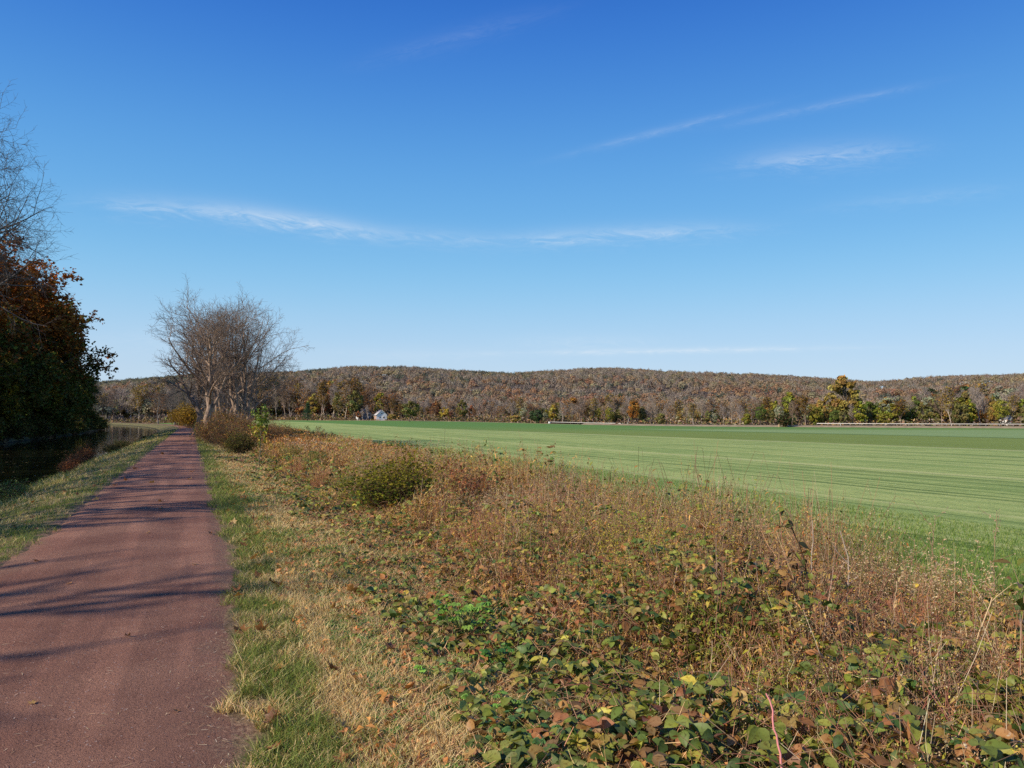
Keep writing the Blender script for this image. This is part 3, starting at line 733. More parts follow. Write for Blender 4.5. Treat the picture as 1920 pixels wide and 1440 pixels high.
belt('leafy', 1835, edge_d(1835) + 20, 767, 'orange', 'broad orange-brown low tree behind the guardrail', var=2, wide=1.2)
belt('leafy', 1862, edge_d(1862) + 20, 770, 'gold', 'golden low tree left of the small white house', var=0, wide=1.0)
belt('leafy', 1915, edge_d(1915) + 20, 750, 'yellow-green', 'yellow-green tree at the right edge, beside the white house', var=1, wide=.9)
belt('leafy', 1410, edge_d(1410) + 20, 768, 'green', 'small green tree at the left end of the green part of the belt', var=1)
belt('leafy', 1440, edge_d(1440) + 24, 766, 'gold', 'small gold tree left of the tan stump', var=1)
belt('bare', 1088, edge_d(1088) + 12, 745, None, 'bare tree with a pale forked trunk behind the road', var=1)
belt('sparse', 1188, edge_d(1188) + 14, 748, 'orange', 'pale-trunked tree with a few orange leaves beyond the fallen trunk', wide=.9)
belt('leafy', 1070, edge_d(1070) + 60, 743, 'orange', 'orange-yellow crown above the pale forked tree', var=0, wide=1.1)
belt('pine', 1163, edge_d(1163) + 90, 737, None, 'lone dark conifer tip above the middle of the belt')
belt('leafy', 620, edge_d(620) + 60, 716, 'gold', 'golden-brown tree in the tall bare wood left of the barn', var=1, wide=.9)
belt('leafy', 555, edge_d(555) + 60, 714, 'gold', 'golden treetop right of the bare clump by the path', var=0, wide=.9)
belt('leafy', 590, edge_d(590) + 24, 760, 'rust', 'low rusty tree behind the single fir-like tree', var=2)
belt('leafy', 637, edge_d(637) + 16, 770, 'dark green', 'small dark green tree left of the grey house', var=0)
belt('leafy', 655, edge_d(655) + 16, 768, 'rust', 'small rusty tree just left of the grey house', var=1)

belt('leafy', 673, edge_d(673) + 9, 771, 'rust', 'rusty little tree in front of the grey house', var=1)
belt('bare', 690, edge_d(690) + 10, 762, None, 'thin bare tree standing before the grey house', var=0)
belt('bare', 680, edge_d(680) + 9, 766, None, 'small bare tree at the left corner of the grey house', var=1)
YT_X = np.array([180, 300, 400, 520, 560, 690, 720, 760, 900, 1000, 1150, 1300, 1420, 1500, 1600, 1660, 1700, 1800, 1930, 2050])
YT_Y = np.array([728, 722, 716, 714, 714, 716, 738, 745, 748, 748, 744, 746, 742, 738, 738, 738, 732, 726, 726, 726])
ZN = [(170, 420, 'behind the canal bend', ['bare'] * 7 + ['olive', 'pale grey-green']),
      (420, 690, 'in the tall brown wood left of the barn', ['bare'] * 12 + ['rust', 'gold', 'olive']),
      (690, 960, 'in the belt between the barn and the dark round tree', ['bare'] * 9 + ['olive', 'rust', 'gold']),
      (960, 1400, 'in the grey belt beyond the middle of the field', ['bare'] * 8 + ['olive', 'olive', 'gold', 'yellow-green', 'pale grey-green']),
      (1400, 1700, 'in the colourful belt around the tall golden tree', ['bare'] * 4 + ['olive', 'green', 'yellow-green', 'olive', 'gold', 'pale grey-green']),
      (1700, 2040, 'in the belt behind the right end of the guardrail', ['bare'] * 5 + ['olive', 'green', 'yellow-green', 'gold', 'olive', 'pale grey-green'])]
BARN_D = edge_d(712) + 8
for (a, b, where, mix_) in ZN:
    dens = 5.2 if a > 600 else 5.6
    for row, (off, dy) in enumerate([(16, 9), (34, 3), (56, 0)]):
        px = a + rng.uniform(0, 8)
        while px < b:
            D = edge_d(px) + off + rng.uniform(-5, 8)
            if row == 0 and 665 < px < 735: px += 9; continue
            yt = float(np.interp(px, YT_X, YT_Y)) + dy + rng.uniform(-4, 12)
            kk = mix_[int(rng.integers(0, len(mix_)))]
            if kk == 'bare': belt('bare', px, D, yt, None, 'leafless tree ' + where, 'leafless trees ' + where, wide=rng.uniform(.85, 1.3))
            else:
                belt(['leafy', 'sparse'][kk.startswith('pale') or rng.random() < .35], px, D, yt + 8, kk, f'{kk} leafed tree ' + where, f'{kk} leafed trees ' + where, wide=rng.uniform(.7, 1.0))
            px += rng.uniform(.6, 1.5) * (13 if row < 2 else 15) * (1 if b > 500 else 1.2)

# undergrowth at the foot of the belt (one uncountable mass)
g = Geo(); n = 60000
Xs = rng.uniform(-330, 330, n); off = 4 + rng.random(n) ** 1.2 * 60 + np.where(Xs > 8, 11, 0)
Ysb = edge_y(Xs) + off; hb = fbm(Xs, Ysb, 7, 3)
zt = rng.random(n) ** 1.2 * (1.2 + 6.5 * np.clip(hb - .25, 0, 1))
keep = ~((np.abs(Xs - col_x(712, BARN_D)) < 14) & (off < 16)) | (zt < .7)
keep &= u_of(Xs, Ysb) > 6
Xs, Ysb, zt, hb = Xs[keep], Ysb[keep], zt[keep], hb[keep]; n = len(Xs)
Cb = pick([(.25, .18, .14), (.30, .24, .19), (.19, .16, .09), (.16, .17, .07), (.36, .24, .12), (.22, .15, .12)], n, rng, .3) * (1 + (fbm(Xs, Ysb, 18, 9)[:, None] - .5) * 1.2)
cards(g, np.stack([Xs, Ysb, height(Xs, Ysb) + zt], -1), rng.uniform(.35, .8, n), Cb, rng, 0, 1.8)
tag(g.link('undergrowth', M_FAR), 'brown and olive undergrowth along the foot of the distant tree belt', 'undergrowth', kind='stuff')

# forest on the hill: one far mass of crowns
def hill_forest():
    r = np.random.default_rng(77); g = Geo()
    D = np.sqrt(r.uniform(440 ** 2, 1190 ** 2, 14000)); q = r.uniform(-.78, .80, len(D))
    X = q * D
    base = np.where(D < FOOT, height(X, D), np.maximum(hill_z(X, D), height(X, D) * 0 - .5))
    H = r.uniform(9, 14, len(D)) * np.where(D < 600, 1.0, 1.0); Rc = r.uniform(3.0, 4.5, len(D)) * (1 + 1.1 * r.random(len(D)) ** 3)
    zone = fbm(X, D, 90, 4); z2 = fbm(X, D, 40, 12); rel = (D - FOOT) / (RIDGE - FOOT)
    kind = r.random(len(D))
    bare = kind + (zone - .5) * 1.5 < .42
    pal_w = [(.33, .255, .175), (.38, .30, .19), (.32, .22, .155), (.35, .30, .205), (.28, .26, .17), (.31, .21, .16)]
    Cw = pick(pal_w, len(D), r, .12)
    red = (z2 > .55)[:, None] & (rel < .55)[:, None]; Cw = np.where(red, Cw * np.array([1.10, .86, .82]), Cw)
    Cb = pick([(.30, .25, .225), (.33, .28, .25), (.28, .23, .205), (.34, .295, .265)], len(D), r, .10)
    ever = r.random(len(D)) < .03 + .35 * (fbm(X, D, 70, 15) > .66)
    C = np.where(bare[:, None], Cb, Cw); C = np.where(ever[:, None], np.array([[.09, .12, .095]]), C)
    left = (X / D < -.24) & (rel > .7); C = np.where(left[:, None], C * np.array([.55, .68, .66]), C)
    # distance haze is painted in: crown colours are mixed toward a haze grey
    m = 120; b = np.repeat(np.arange(len(D)), m); nl = len(b)
    d = norm(r.normal(size=(nl, 3))); d[:, 2] = np.abs(d[:, 2]) * 1.0 - .25
    rr = r.uniform(.75, 1.0, nl)
    lump = 1 + .25 * np.sin(d[:, 0] * 5 + b) * np.cos(d[:, 1] * 4 + b * 2)
    p = np.stack([X[b], D[b], base[b] + H[b] * .62], -1) + d * (rr * lump)[:, None] * np.stack([Rc[b], Rc[b], H[b] * .40], -1)
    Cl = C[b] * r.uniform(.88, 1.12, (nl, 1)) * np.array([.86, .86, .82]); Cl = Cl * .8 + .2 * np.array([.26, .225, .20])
    bb = bare[b]
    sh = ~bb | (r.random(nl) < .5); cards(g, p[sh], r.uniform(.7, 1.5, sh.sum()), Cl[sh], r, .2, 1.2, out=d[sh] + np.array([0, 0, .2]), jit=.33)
    # bare crowns: thin upright strokes
    bb = bb & (np.tile(np.arange(m), len(D)) < 26); pb = p[bb]; nb = len(pb); h = r.uniform(2.2, 4.6, nb)[:, None]; w = r.uniform(.14, .32, nb)[:, None]
    ln = r.normal(0, .25, (nb, 2)) * h; s = norm(np.concatenate([r.normal(size=(nb, 2)), np.zeros((nb, 1))], 1))
    top = pb + np.concatenate([ln, h], 1) * .5; bot = pb - np.concatenate([ln, h], 1) * .5
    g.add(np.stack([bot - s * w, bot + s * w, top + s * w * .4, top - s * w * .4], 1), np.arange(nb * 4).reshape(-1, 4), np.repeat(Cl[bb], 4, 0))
    # pale trunks
    t = r.random(len(D)) < .3; nt_ = t.sum(); bx = np.stack([X[t], D[t], base[t]], -1); h = (H[t] * .8)[:, None]; w = r.uniform(.12, .3, nt_)[:, None]
    zz = np.array([[0, 0, 1.]]); s = np.array([[1., 0, 0]])
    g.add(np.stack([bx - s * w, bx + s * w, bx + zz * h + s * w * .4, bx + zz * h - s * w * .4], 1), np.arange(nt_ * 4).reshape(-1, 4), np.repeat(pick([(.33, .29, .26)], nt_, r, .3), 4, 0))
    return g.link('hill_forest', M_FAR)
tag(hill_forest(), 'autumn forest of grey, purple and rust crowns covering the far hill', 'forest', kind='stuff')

# ------------------------------------------------------------------ buildings, guardrail and small things beyond the field
M_WHITE = plain_mat('white_boards', (.90, .89, .87), .6, 0, .06, 2, 4)
M_PINK = plain_mat('weathered_boards', (.55, .36, .27), .8, 0, .25, 1.2, 4)
M_ROOFP = plain_mat('pale_metal_roof', (.62, .58, .56), .45, 0, .15, 1.0)
M_GREYW = plain_mat('grey_boards', (.15, .15, .16), .7, 0, .15, 2, 4)
M_ROOFG = plain_mat('slate_roof', (.17, .17, .19), .7, 0, .2, 2)
M_DARK = plain_mat('dark_window', (.03, .035, .045), .15, 0, .1, 2)
M_TRIM = plain_mat('white_trim', (.8, .8, .78), .5, 0, .05, 2)
M_BRICK = plain_mat('brick', (.25, .12, .09), .8, 0, .3, 6)

def gable_house(name, W, Ld, He, Hr, wall, roof, side=None, wins=(), chimney=True):
    """gable faces -Y; ridge runs along Y"""
    root = empty(name)
    g = Geo(); x, y = W / 2, Ld
    # walls as a shell with gable peaks (two quads per gable)
    def wall_end(yy, flip):
        V = [[-x, yy, 0], [0, yy, 0], [0, yy, Hr], [-x, yy, He], [x, yy, 0], [x, yy, He]]
        q = [[0, 1, 2, 3], [1, 4, 5, 2]]
        g.add(V, q if not flip else [a[::-1] for a in q], (.5, .5, .5), 0)
    wall_end(0, False); wall_end(y, True)
    g.add([[-x, 0, 0], [-x, y, 0], [-x, y, He], [-x, 0, He]], [[1, 0, 3, 2]], (.5, .5, .5), 1)
    g.add([[x, 0, 0], [x, y, 0], [x, y, He], [x, 0, He]], [[0, 1, 2, 3]], (.5, .5, .5), 1)
    g.link('walls', [wall, side or wall], root)
    g = Geo(); o = .35; th = .14; sl = (Hr - He) / x
    for s in (-1, 1):
        a = [s * (x + o), -o, He - sl * o + .03]; b = [0, -o, Hr + .03]; c = [0, y + o, Hr + .03]; d = [s * (x + o), y + o, He - sl * o + .03]
        V = np.array([a, b, c, d]); V2 = V + np.array([0, 0, th])
        g.add(np.concatenate([V, V2]), [[3, 2, 1, 0], [4, 5, 6, 7], [0, 1, 5, 4], [1, 2, 6, 5], [2, 3, 7, 6], [3, 0, 4, 7]], (.5, .5, .5))
    rf = g.link('roof', roof, root)
    if chimney: box(Geo(), (x * .3, y * .7, Hr + .25), (.6, .6, 1.3), (.5, .5, .5)).link('chimney', M_BRICK, rf)
    for kind, face, a, z0, w, h in wins:
        if face == 'front': c = (a, -.03, z0 + h / 2); s = (w, .06, h); s2 = (w - .16, .08, h - .16)
        else:
            sx = -1 if face == 'left' else 1
            c = (sx * (x + .03), a, z0 + h / 2); s = (.06, w, h); s2 = (.08, w - .16, h - .16)
        f = box(Geo(), c, s, (.5, .5, .5)).link(kind, M_TRIM if kind == 'window' else M_PINK, root)
        if kind == 'window': box(Geo(), c, s2, (.5, .5, .5)).link('pane', M_DARK, f)
    return root
barn = gable_house('white_barn', 5.0, 5.6, 2.7, 4.9, M_WHITE, M_ROOFP, M_PINK,
                   [('window', 'front', -.9, 1.2, .7, .8), ('window', 'front', .9, 1.2, .7, .8), ('window', 'front', 0, 3.2, .6, .6), ('door', 'left', 2.6, 0, 1.6, 2.0)], False)
X = float(col_x(716, BARN_D)); barn.location = (X, BARN_D, gz(X, BARN_D)); barn.rotation_euler = (0, 0, math.radians(21)); barn.scale = (1.12,) * 3
tag(barn, 'small white barn with a bright gable wall beyond the field', 'barn')
hs = gable_house('grey_house', 6.2, 8.0, 4.0, 6.0, M_GREYW, M_ROOFG, M_GREYW,
                 [('window', 'front', -1.6, .8, .9, 1.3), ('window', 'front', 1.6, .8, .9, 1.3), ('window', 'front', -1.6, 2.6, .9, 1.1), ('window', 'front', 1.6, 2.6, .9, 1.1),
                  ('window', 'left', 2, .8, .9, 1.3), ('window', 'left', 5, .8, .9, 1.3), ('window', 'left', 2, 2.5, .9, 1.0), ('window', 'left', 5, 2.5, .9, 1.0)])
g = Geo(); box(g, (-3.9, 1.6, 1.2), (1.4, 2.6, 2.4), (.5, .5, .5)); g.link('porch', M_WHITE, hs)
X = float(col_x(686, BARN_D + 10)); hs.location = (X, BARN_D + 10, gz(X, BARN_D + 10)); hs.rotation_euler = (0, 0, math.radians(25))
tag(hs, 'grey house with a white porch left of the small white barn', 'house')
wh = gable_house('white_house', 4.6, 6, 4.4, 6.1, M_WHITE, M_ROOFG, M_WHITE, [('window', 'front', -1.1, 2.8, .7, .9), ('window', 'front', 1.1, 2.8, .7, .9), ('window', 'front', -1.1, .9, .7, 1.1), ('door', 'front', 1.0, 0.02, .9, 2.0)])
D = edge_d(1893) + 26; X = float(col_x(1893, D)); wh.location = (X, D, gz(X, D)); wh.rotation_euler = (0, 0, math.radians(20)); wh.scale = (.62, .62, .72)
tag(wh, 'small white house glimpsed between the trees near the right edge', 'house')
D = edge_d(1443) + 40; X = float(col_x(1443, D))
w2 = gable_house('white_cottage', 3.4, 5, 3.6, 4.8, M_WHITE, M_ROOFP, M_WHITE, [('window', 'front', 0, 2.2, .8, .9)], False); w2.location = (X, D, gz(X, D)); w2.rotation_euler = (0, 0, -.3); w2.scale = (.7,) * 3
tag(w2, 'tiny white cottage behind the trees left of the tan stump', 'house')

# guardrail along the road
M_STEEL = plain_mat('galvanised_steel', (.47, .45, .42), .35, .35, .12, 2)
M_POST = plain_mat('guardrail_post', (.30, .27, .24), .8, 0, .2, 3)
def guardrail(name, x0, x1, label, low=.50):
    Xs = np.linspace(x0, x1, int((x1 - x0) / 3.3) + 2); Yc = edge_y(Xs); 
    T = norm(np.stack([np.gradient(Xs), np.gradient(Yc)], -1)); Nn = np.stack([-T[:, 1], T[:, 0]], -1)
    P = np.stack([Xs, Yc], -1) + Nn * 5.4; Z = height(P[:, 0], P[:, 1]) + low
    root = empty(name, (P[0, 0], P[0, 1], Z[0])); o3 = np.array([P[0, 0], P[0, 1], Z[0]])
    prof = np.array([(0, 1.00), (-.06, .96), (-.02, .90), (.0, .87), (-.02, .84), (-.06, .78), (0, .74)])
    V = np.stack([np.stack([P[:, 0] + Nn[:, 0] * a, P[:, 1] + Nn[:, 1] * a, Z + b], -1) for a, b in prof], 1) - o3
    g = Geo(); g.add(V, grid_quads(len(Xs), len(prof)), (.5, .5, .5)); g.link('rail', M_STEEL, root)
    for i in range(len(Xs)):
        box(Geo(), np.array([P[i, 0] + Nn[i, 0] * .12, P[i, 1] + Nn[i, 1] * .12, Z[i] + .42]) - o3, (.14, .16, .98), (.5, .5, .5)).link('post', M_POST, root)
    return tag(root, label, 'guardrail')
guardrail('guardrail', 112, 225, 'long pale metal guardrail beside the road at the right')
guardrail('guardrail', 14, 45, 'shorter guardrail right of the dark round tree, curving away to the left', -.05)
# ivy-covered stump, broken trunk, fallen trunk, utility box
D = edge_d(1468) - .5; X = float(col_x(1460, D)); root = empty('dead_tree', (X, D, gz(X, D)))
P, R = trunk_line(rng, 5.4, .36, 8, .05, (.02, 0)); g = Geo(); tubes(g, P, R * np.linspace(1, 1.5, 8)[None], 8, (.42, .30, .19)); g.link('trunk', M_BARK, root, True)
P1, R1 = grow(rng, P, R, 5, .9, 60, .1, .1, 4, .5, .98, .5, .5); g = Geo(); tubes(g, P1, R1, 5, (.36, .26, .17)); g.link('snags', M_BARK, root)
tag(root, 'tan broken tree trunk standing in front of the guardrail', 'dead tree')
ivy = make_shrub('ivy_shrub', 91, 4.6, 1.5, 30, 1600, .42, [(.04, .06, .03), (.06, .075, .03), (.09, .06, .035)], stem_r=.04)
place(ivy, (X + 1.8, D - 1, gz(X, D)), 0, (1.2, 1.2, .9), 'dark ivy-like shrub leaning against the tan broken trunk', 'shrub')
D = edge_d(1152) + 2.5; X = float(col_x(1148, D)); g = Geo(); k = np.linspace(0, 1, 8)[:, None]
P = (np.array([[0, 0, .1]]) * (1 - k) + np.array([[4.6, 1.0, 1.5]]) * k + rng.normal(0, .05, (8, 3)))[None]; root = empty('fallen_tree', (X, D, gz(X, D) + .1))
tubes(g, P, np.linspace(.34, .16, 8)[None], 7, (.20, .12, .08)); g.link('trunk', M_BARK, root, True)
P1, R1 = grow(rng, P, np.linspace(.3, .12, 8)[None], 6, 1.4, 50, .15, .05, 4, .4, 1, .5, .4); g = Geo(); tubes(g, P1, R1, 4, (.2, .13, .09)); g.link('branches', M_BARK, root)
tag(root, 'fallen brown trunk propped at the roadside in the middle distance', 'fallen tree')
D = edge_d(1031) + .5; X = float(col_x(1030, D)); root = empty('utility_box', (X, D, gz(X, D))); box(Geo(), (0, 0, .5), (.9, .6, 1.0), (.5,) * 3).link('cabinet', M_TRIM, root); box(Geo(), (0, 0, 1.04), (1.0, .7, .08), (.5,) * 3).link('lid', M_STEEL, root)
tag(root, 'small white box at the field edge right of the dark round tree', 'utility box')
for px in (1575, 1152 + 24):
    D = edge_d(px) + 3.2; X = float(col_x(px, D)); root = empty('marker_post', (X, D, gz(X, D) + .3)); box(Geo(), (0, 0, .55), (.12, .08, 1.3), (.5,) * 3).link('post', M_TRIM, root); box(Geo(), (0, -.05, 1.05), (.1, .03, .16), (.5,) * 3).link('reflector', M_BRICK, root)
    tag(root, 'white roadside marker post under the tall golden tree' if px == 1575 else 'white roadside marker post by the fallen trunk', 'marker post')

# ------------------------------------------------------------------ near vegetation
def scatter(n, u0, u1, y0, y1, p, r, rel=False):
    """points whose number thins out with distance; s grows as they thin so the cover stays closed"""
    t = r.random(n); Y = (y0 ** (1 - p) + t * (y1 ** (1 - p) - y0 ** (1 - p))) ** (1 / (1 - p))
    if rel: u = u0 + r.random(n) * (veg_edge(Y) + u1 - u0)
    else: u = r.uniform(u0, u1, n)
    X = X_of(u, Y); k = (np.abs(X) < .86 * Y + 3.2)
    return X[k], Y[k], u[k]
def xyz(X, Y, dz=0): return np.stack([X, Y, height(X, Y) + dz], -1)

GREEN = np.array([(.145, .185, .055), (.12, .16, .05), (.19, .225, .075), (.24, .23, .10)])
STRAW = np.array([(.54, .42, .25), (.46, .33, .19), (.62, .51, .32)])
def grass_cols(X, Y, r, bias=0.0):
    f = fbm(X, Y, .75, 21) * .55 + fbm(X, Y, .22, 22) * .3 + fbm(X, Y, 3.5, 23) * .25 + bias + r.normal(0, .07, len(X))
    gsel = f > .56
    return np.where(gsel[:, None], pick(GREEN, len(X), r, .25), pick(STRAW, len(X), r, .25)), gsel

def verge_grass():
    g = Geo(); r = np.random.default_rng(101)
    for (n, a, b) in ((260000, 1.02, 4.6), (95000, -4.9, -1.02)):
        X, Y, u = scatter(n, a, b, 2.6, 130, 1.75, r)
        e = fbm(X, Y, .45, 24); edge = .98 + .5 * e; k = np.abs(u) > edge
        X, Y, u = X[k], Y[k], u[k]
        C, gs = grass_cols(X, Y, r, .0 + .11 * (np.abs(u) < 1.7) - .09 * (u > 2.0))
        s = np.maximum(1, Y / 7) ** .75
        h = r.uniform(.025, .085, len(X)) * (.7 + .9 * fbm(X, Y, .5, 25)) * np.where(gs, 1.05, .85) * (1 + .10 * (s - 1)) * (1 + .8 * (u < -3))
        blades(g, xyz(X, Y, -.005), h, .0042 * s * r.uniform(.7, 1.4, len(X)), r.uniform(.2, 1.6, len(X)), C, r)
    return g.link('verge_grass', M_GRASS)
tag(verge_grass(), 'short green and straw coloured grass on both verges of the red path', 'grass', kind='stuff')

def field_grass():
    g = Geo(); r = np.random.default_rng(102)
    X, Y, u = scatter(330000, 0, 0, 2.5, 90, 1.5, r); d = r.random(len(X)) ** 1.5 * 9; u = veg_edge(Y) + .1 + d; X = X_of(u, Y)
    k = np.abs(X) < .86 * Y + 3; X, Y, d = X[k], Y[k], d[k]; s = np.maximum(1, Y / 9) ** .8
    C = pick([(.085, .145, .04), (.12, .18, .05), (.07, .12, .035), (.20, .24, .085)], len(X), r, .2) * (1 + (fbm(X, Y, 1.2, 26)[:, None] - .5) * .7)
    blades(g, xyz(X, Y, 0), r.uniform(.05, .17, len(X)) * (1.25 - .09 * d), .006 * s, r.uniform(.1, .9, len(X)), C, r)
    return g.link('field_grass', M_GRASS)
tag(field_grass(), 'taller dark green grass along the near edge of the mown field', 'grass', kind='stuff')

def envelope(u, Y):
    """height of the thicket above the ground"""
    E = veg_edge(Y); t = (u - 2.9) / (E - 2.9) + (fbm(X_of(u, Y), Y, 1.4, 30) - .5) * .22
    h = np.interp(t, [-.05, .05, .2, .4, .6, .85, .97, 1.06], [.02, .10, .28, .60, .92, 1.18, 1.12, .5])
    h = np.where(t < .5, h * (1 + .35 * np.clip(6 - Y, 0, 3) / 3), h) * (1 + .16 * np.clip(13 - Y, 0, 6) / 6)
    return h * (.32 + 1.36 * np.clip(fbm(X_of(u, Y), Y, 1.25, 31) * 1.5 - .25, 0, 1))

VINE = [(.17, .19, .04), (.115, .15, .035), (.25, .25, .055), (.30, .21, .065), (.24, .10, .045), (.34, .16, .06), (.50, .40, .08), (.07, .11, .03), (.22, .13, .065)]
def bramble():
    g = Geo(); gs = Geo(); r = np.random.default_rng(103)
    # trifoliate leaf groups riding on the thicket surface
    X, Y, u = scatter(40000, 2.35, -.9, 1.8, 40, 1.35, r, True)
    E = envelope(u, Y); t = (u - 2) / (veg_edge(Y) - 2)
    dens = np.clip(1.25 - t * 1.25 - Y * .02 + (fbm(X, Y, .8, 33) - .5) * 3.4 + .1 * (Y < 6.5), 0, 1)
    k = r.random(len(X)) < dens; X, Y, u, E = X[k], Y[k], u[k], E[k]; n = len(X); s = np.maximum(1, Y / 9) ** .6
    p = xyz(X, Y); p[:, 2] += E * (1 - r.random(n) ** 2 * .7) + r.normal(0, .03, n)
    patch = fbm(X, Y, .55, 34)
    C0 = pick(VINE, n, r, .2, [6, 5.5, 5, 2.2, 1.3, .8, .45, 4, 1.3])
    C0 = np.where((patch > .58)[:, None] & (r.random(n) < np.where(Y < 6.5, .35, .6))[:, None], pick([(.27, .13, .06), (.20, .12, .055), (.34, .19, .07)], n, r, .2), C0)
    heading = r.uniform(0, 2 * PI, n); tilt = r.normal(0, .35, n)
    L = r.uniform(.042, .092, n) * s * (1 + .14 * np.clip(8 - Y, 0, 4) / 4) * (.66 + .6 * fbm(X, Y, .7, 63))
    up = np.stack([r.normal(0, .62, n), r.normal(0, .62, n) - .25, np.ones(n)], -1)
    for j, off in enumerate((0, 1.25, -1.25)):
        h = heading + off; d = np.stack([np.cos(h), np.sin(h), tilt - .25 * (j > 0)], -1)
        kk = r.random(n) < (1 if j == 0 else .72)
        leaves(g, p[kk], d[kk], up[kk] + r.normal(0, .15, (kk.sum(), 3)), L[kk] * (1 if j == 0 else .8), L[kk] * .62, C0[kk] * r.uniform(.85, 1.15, (kk.sum(), 1)), .14, .22)
    # arching canes
    X, Y, u = scatter(2600, 2.9, -.8, 2.4, 30, 1.35, r, True); n = len(X); m = 6; k = np.linspace(0, 1, m)
    E = envelope(u, Y); hd = r.uniform(0, 2 * PI, n); ln = r.uniform(.3, .9, n)
    P = xyz(X, Y)[:, None] + np.stack([np.cos(hd)[:, None] * ln[:, None] * k, np.sin(hd)[:, None] * ln[:, None] * k, E[:, None] * np.sin(k * 2.3)[None] * r.uniform(.8, 1.25, (n, 1))], -1) + r.normal(0, .012, (n, m, 3))
    tubes(g, P, np.linspace(.0035, .0015, m)[None].repeat(n, 0), 4, pick([(.16, .07, .045), (.13, .09, .05), (.20, .13, .08)], n, r, .25), 1)
    X, Y, u = scatter(1500, 3.1, -.5, 2.4, 16, 1.4, r, True); n = len(X); m = 5; k = np.linspace(0, 1, m); E = envelope(u, Y); ln = r.normal(0, .16, (n, 2))
    P = xyz(X, Y)[:, None] + np.concatenate([ln[:, None] * (k ** 1.5)[None, :, None], (E * r.uniform(.7, 1.5, n))[:, None, None] * k[None, :, None]], -1) + r.normal(0, .008, (n, m, 3))
    tubes(g, P, np.linspace(.0028, .0012, m)[None].repeat(n, 0), 4, pick([(.45, .33, .2), (.30, .18, .11), (.36, .14, .10), (.5, .4, .28)], n, r, .25), 1)
    return g.link('bramble_thicket', [M_LEAF, M_STEM])
tag(bramble(), 'tangled bramble thicket of olive, dark green and reddish leaves in the foreground', 'brambles', kind='stuff')

def litter():
    g = Geo(); r = np.random.default_rng(104)
    # thin dry stalks lying and leaning everywhere in and before the thicket
    X, Y, u = scatter(72000, 2.2, .2, 1.8, 70, 1.5, r, True); n = len(X); s = np.maximum(1, Y / 8) ** .7
    E = envelope(u, Y); p = xyz(X, Y, 0); p[:, 2] += E * r.random(n) * .75
    th = r.uniform(0, 2 * PI, n); el = r.uniform(-.2, 1.2, n); d = np.stack([np.cos(th) * np.cos(el), np.sin(th) * np.cos(el), np.sin(el)], -1)
    ln = r.uniform(.06, .26, n) * (.5 + E) ; w = (.0014 * s * r.uniform(.8, 1.6, n))[:, None]
    side = norm(np.cross(d, r.normal(size=(n, 3)))); q = p + d * ln[:, None]; mid = (p + q) / 2 + r.normal(0, .012, (n, 3))
    V = np.stack([p - side * w, p + side * w, mid + side * w, mid - side * w, q + side * w * .5, q - side * w * .5], 1)
    Q = (np.arange(n)[:, None, None] * 6 + np.array([[0, 1, 2, 3], [3, 2, 4, 5]])[None]).reshape(-1, 4)
    g.add(V, Q, np.repeat(pick([(.42, .24, .13), (.33, .16, .095), (.50, .36, .19), (.22, .12, .075)], n, r, .25), 6, 0), 1)
    # drifts of dead leaves between grass and thicket
    X, Y, u = scatter(9000, 1.7, 3.7, 2.4, 40, 1.5, r); k = fbm(X, Y, .45, 61) + r.normal(0, .07, len(X)) > .50; X, Y = X[k], Y[k]; n = len(X); s = np.maximum(1, Y / 9) ** .6
    leaves(g, xyz(X, Y, .03) + r.normal(0, .012, (n, 3)), r.normal(size=(n, 3)) * np.array([1, 1, .4]), np.array([0, 0, 1.]) + r.normal(0, .5, (n, 3)), r.uniform(.02, .075, n) * s, r.uniform(.018, .05, n) * s,
           pick([(.52, .22, .08), (.42, .17, .065), (.58, .32, .12), (.30, .14, .07)], n, r, .2), .3, .5, detail=False)
    # crumpled dead leaves low down
    X, Y, u = scatter(22000, 1.5, -.5, 2.4, 60, 1.55, r, True); n = len(X); s = np.maximum(1, Y / 9) ** .6
    E = envelope(u, Y); p = xyz(X, Y, .012); p[:, 2] += E * r.random(n) ** 2 * .8
    k = (fbm(X, Y, .5, 35) + r.normal(0, .1, n)) > .45; p = p[k]; s = s[k]; n = len(p)
    leaves(g, p, r.normal(size=(n, 3)) * np.array([1, 1, .35]), np.array([0, 0, 1.]) + r.normal(0, .5, (n, 3)), r.uniform(.02, .055, n) * s, r.uniform(.015, .035, n) * s,
           pick([(.48, .21, .075), (.34, .16, .065), (.56, .31, .12), (.20, .11, .06), (.50, .32, .17)], n, r, .25), .35, .5, detail=False)
    return g.link('dry_litter', [M_LEAF, M_STEM])
tag(litter(), 'dry brown stalks and crumpled dead leaves tangled through the thicket', 'plant litter', kind='stuff')

def low_weeds():
    g = Geo(); r = np.random.default_rng(105)
    X, Y, u = scatter(17000, 1.9, 5.0, 2.4, 26, 1.5, r); k = fbm(X, Y, .35, 36) + r.normal(0, .06, len(X)) > .53; X, Y = X[k], Y[k]; n = len(X)
    hd = r.uniform(0, 2 * PI, n); s = np.maximum(1, Y / 9) ** .6
    for j in range(5):
        h = hd + j * 1.257 + r.normal(0, .2, n); d = np.stack([np.cos(h), np.sin(h), r.uniform(.1, .8, n)], -1)
        leaves(g, xyz(X, Y, .02) + d * .006, d, np.array([0, 0, 1.]) + r.normal(0, .2, (n, 3)), r.uniform(.018, .05, n) * s, r.uniform(.012, .026, n) * s, pick([(.10, .20, .035), (.07, .15, .03), (.16, .26, .05)], n, r, .2), .12, .3, detail=False)
    return g.link('low_weeds', M_LEAF)
tag(low_weeds(), 'small green weeds sprouting between the grass and the brambles', 'weeds', kind='stuff')

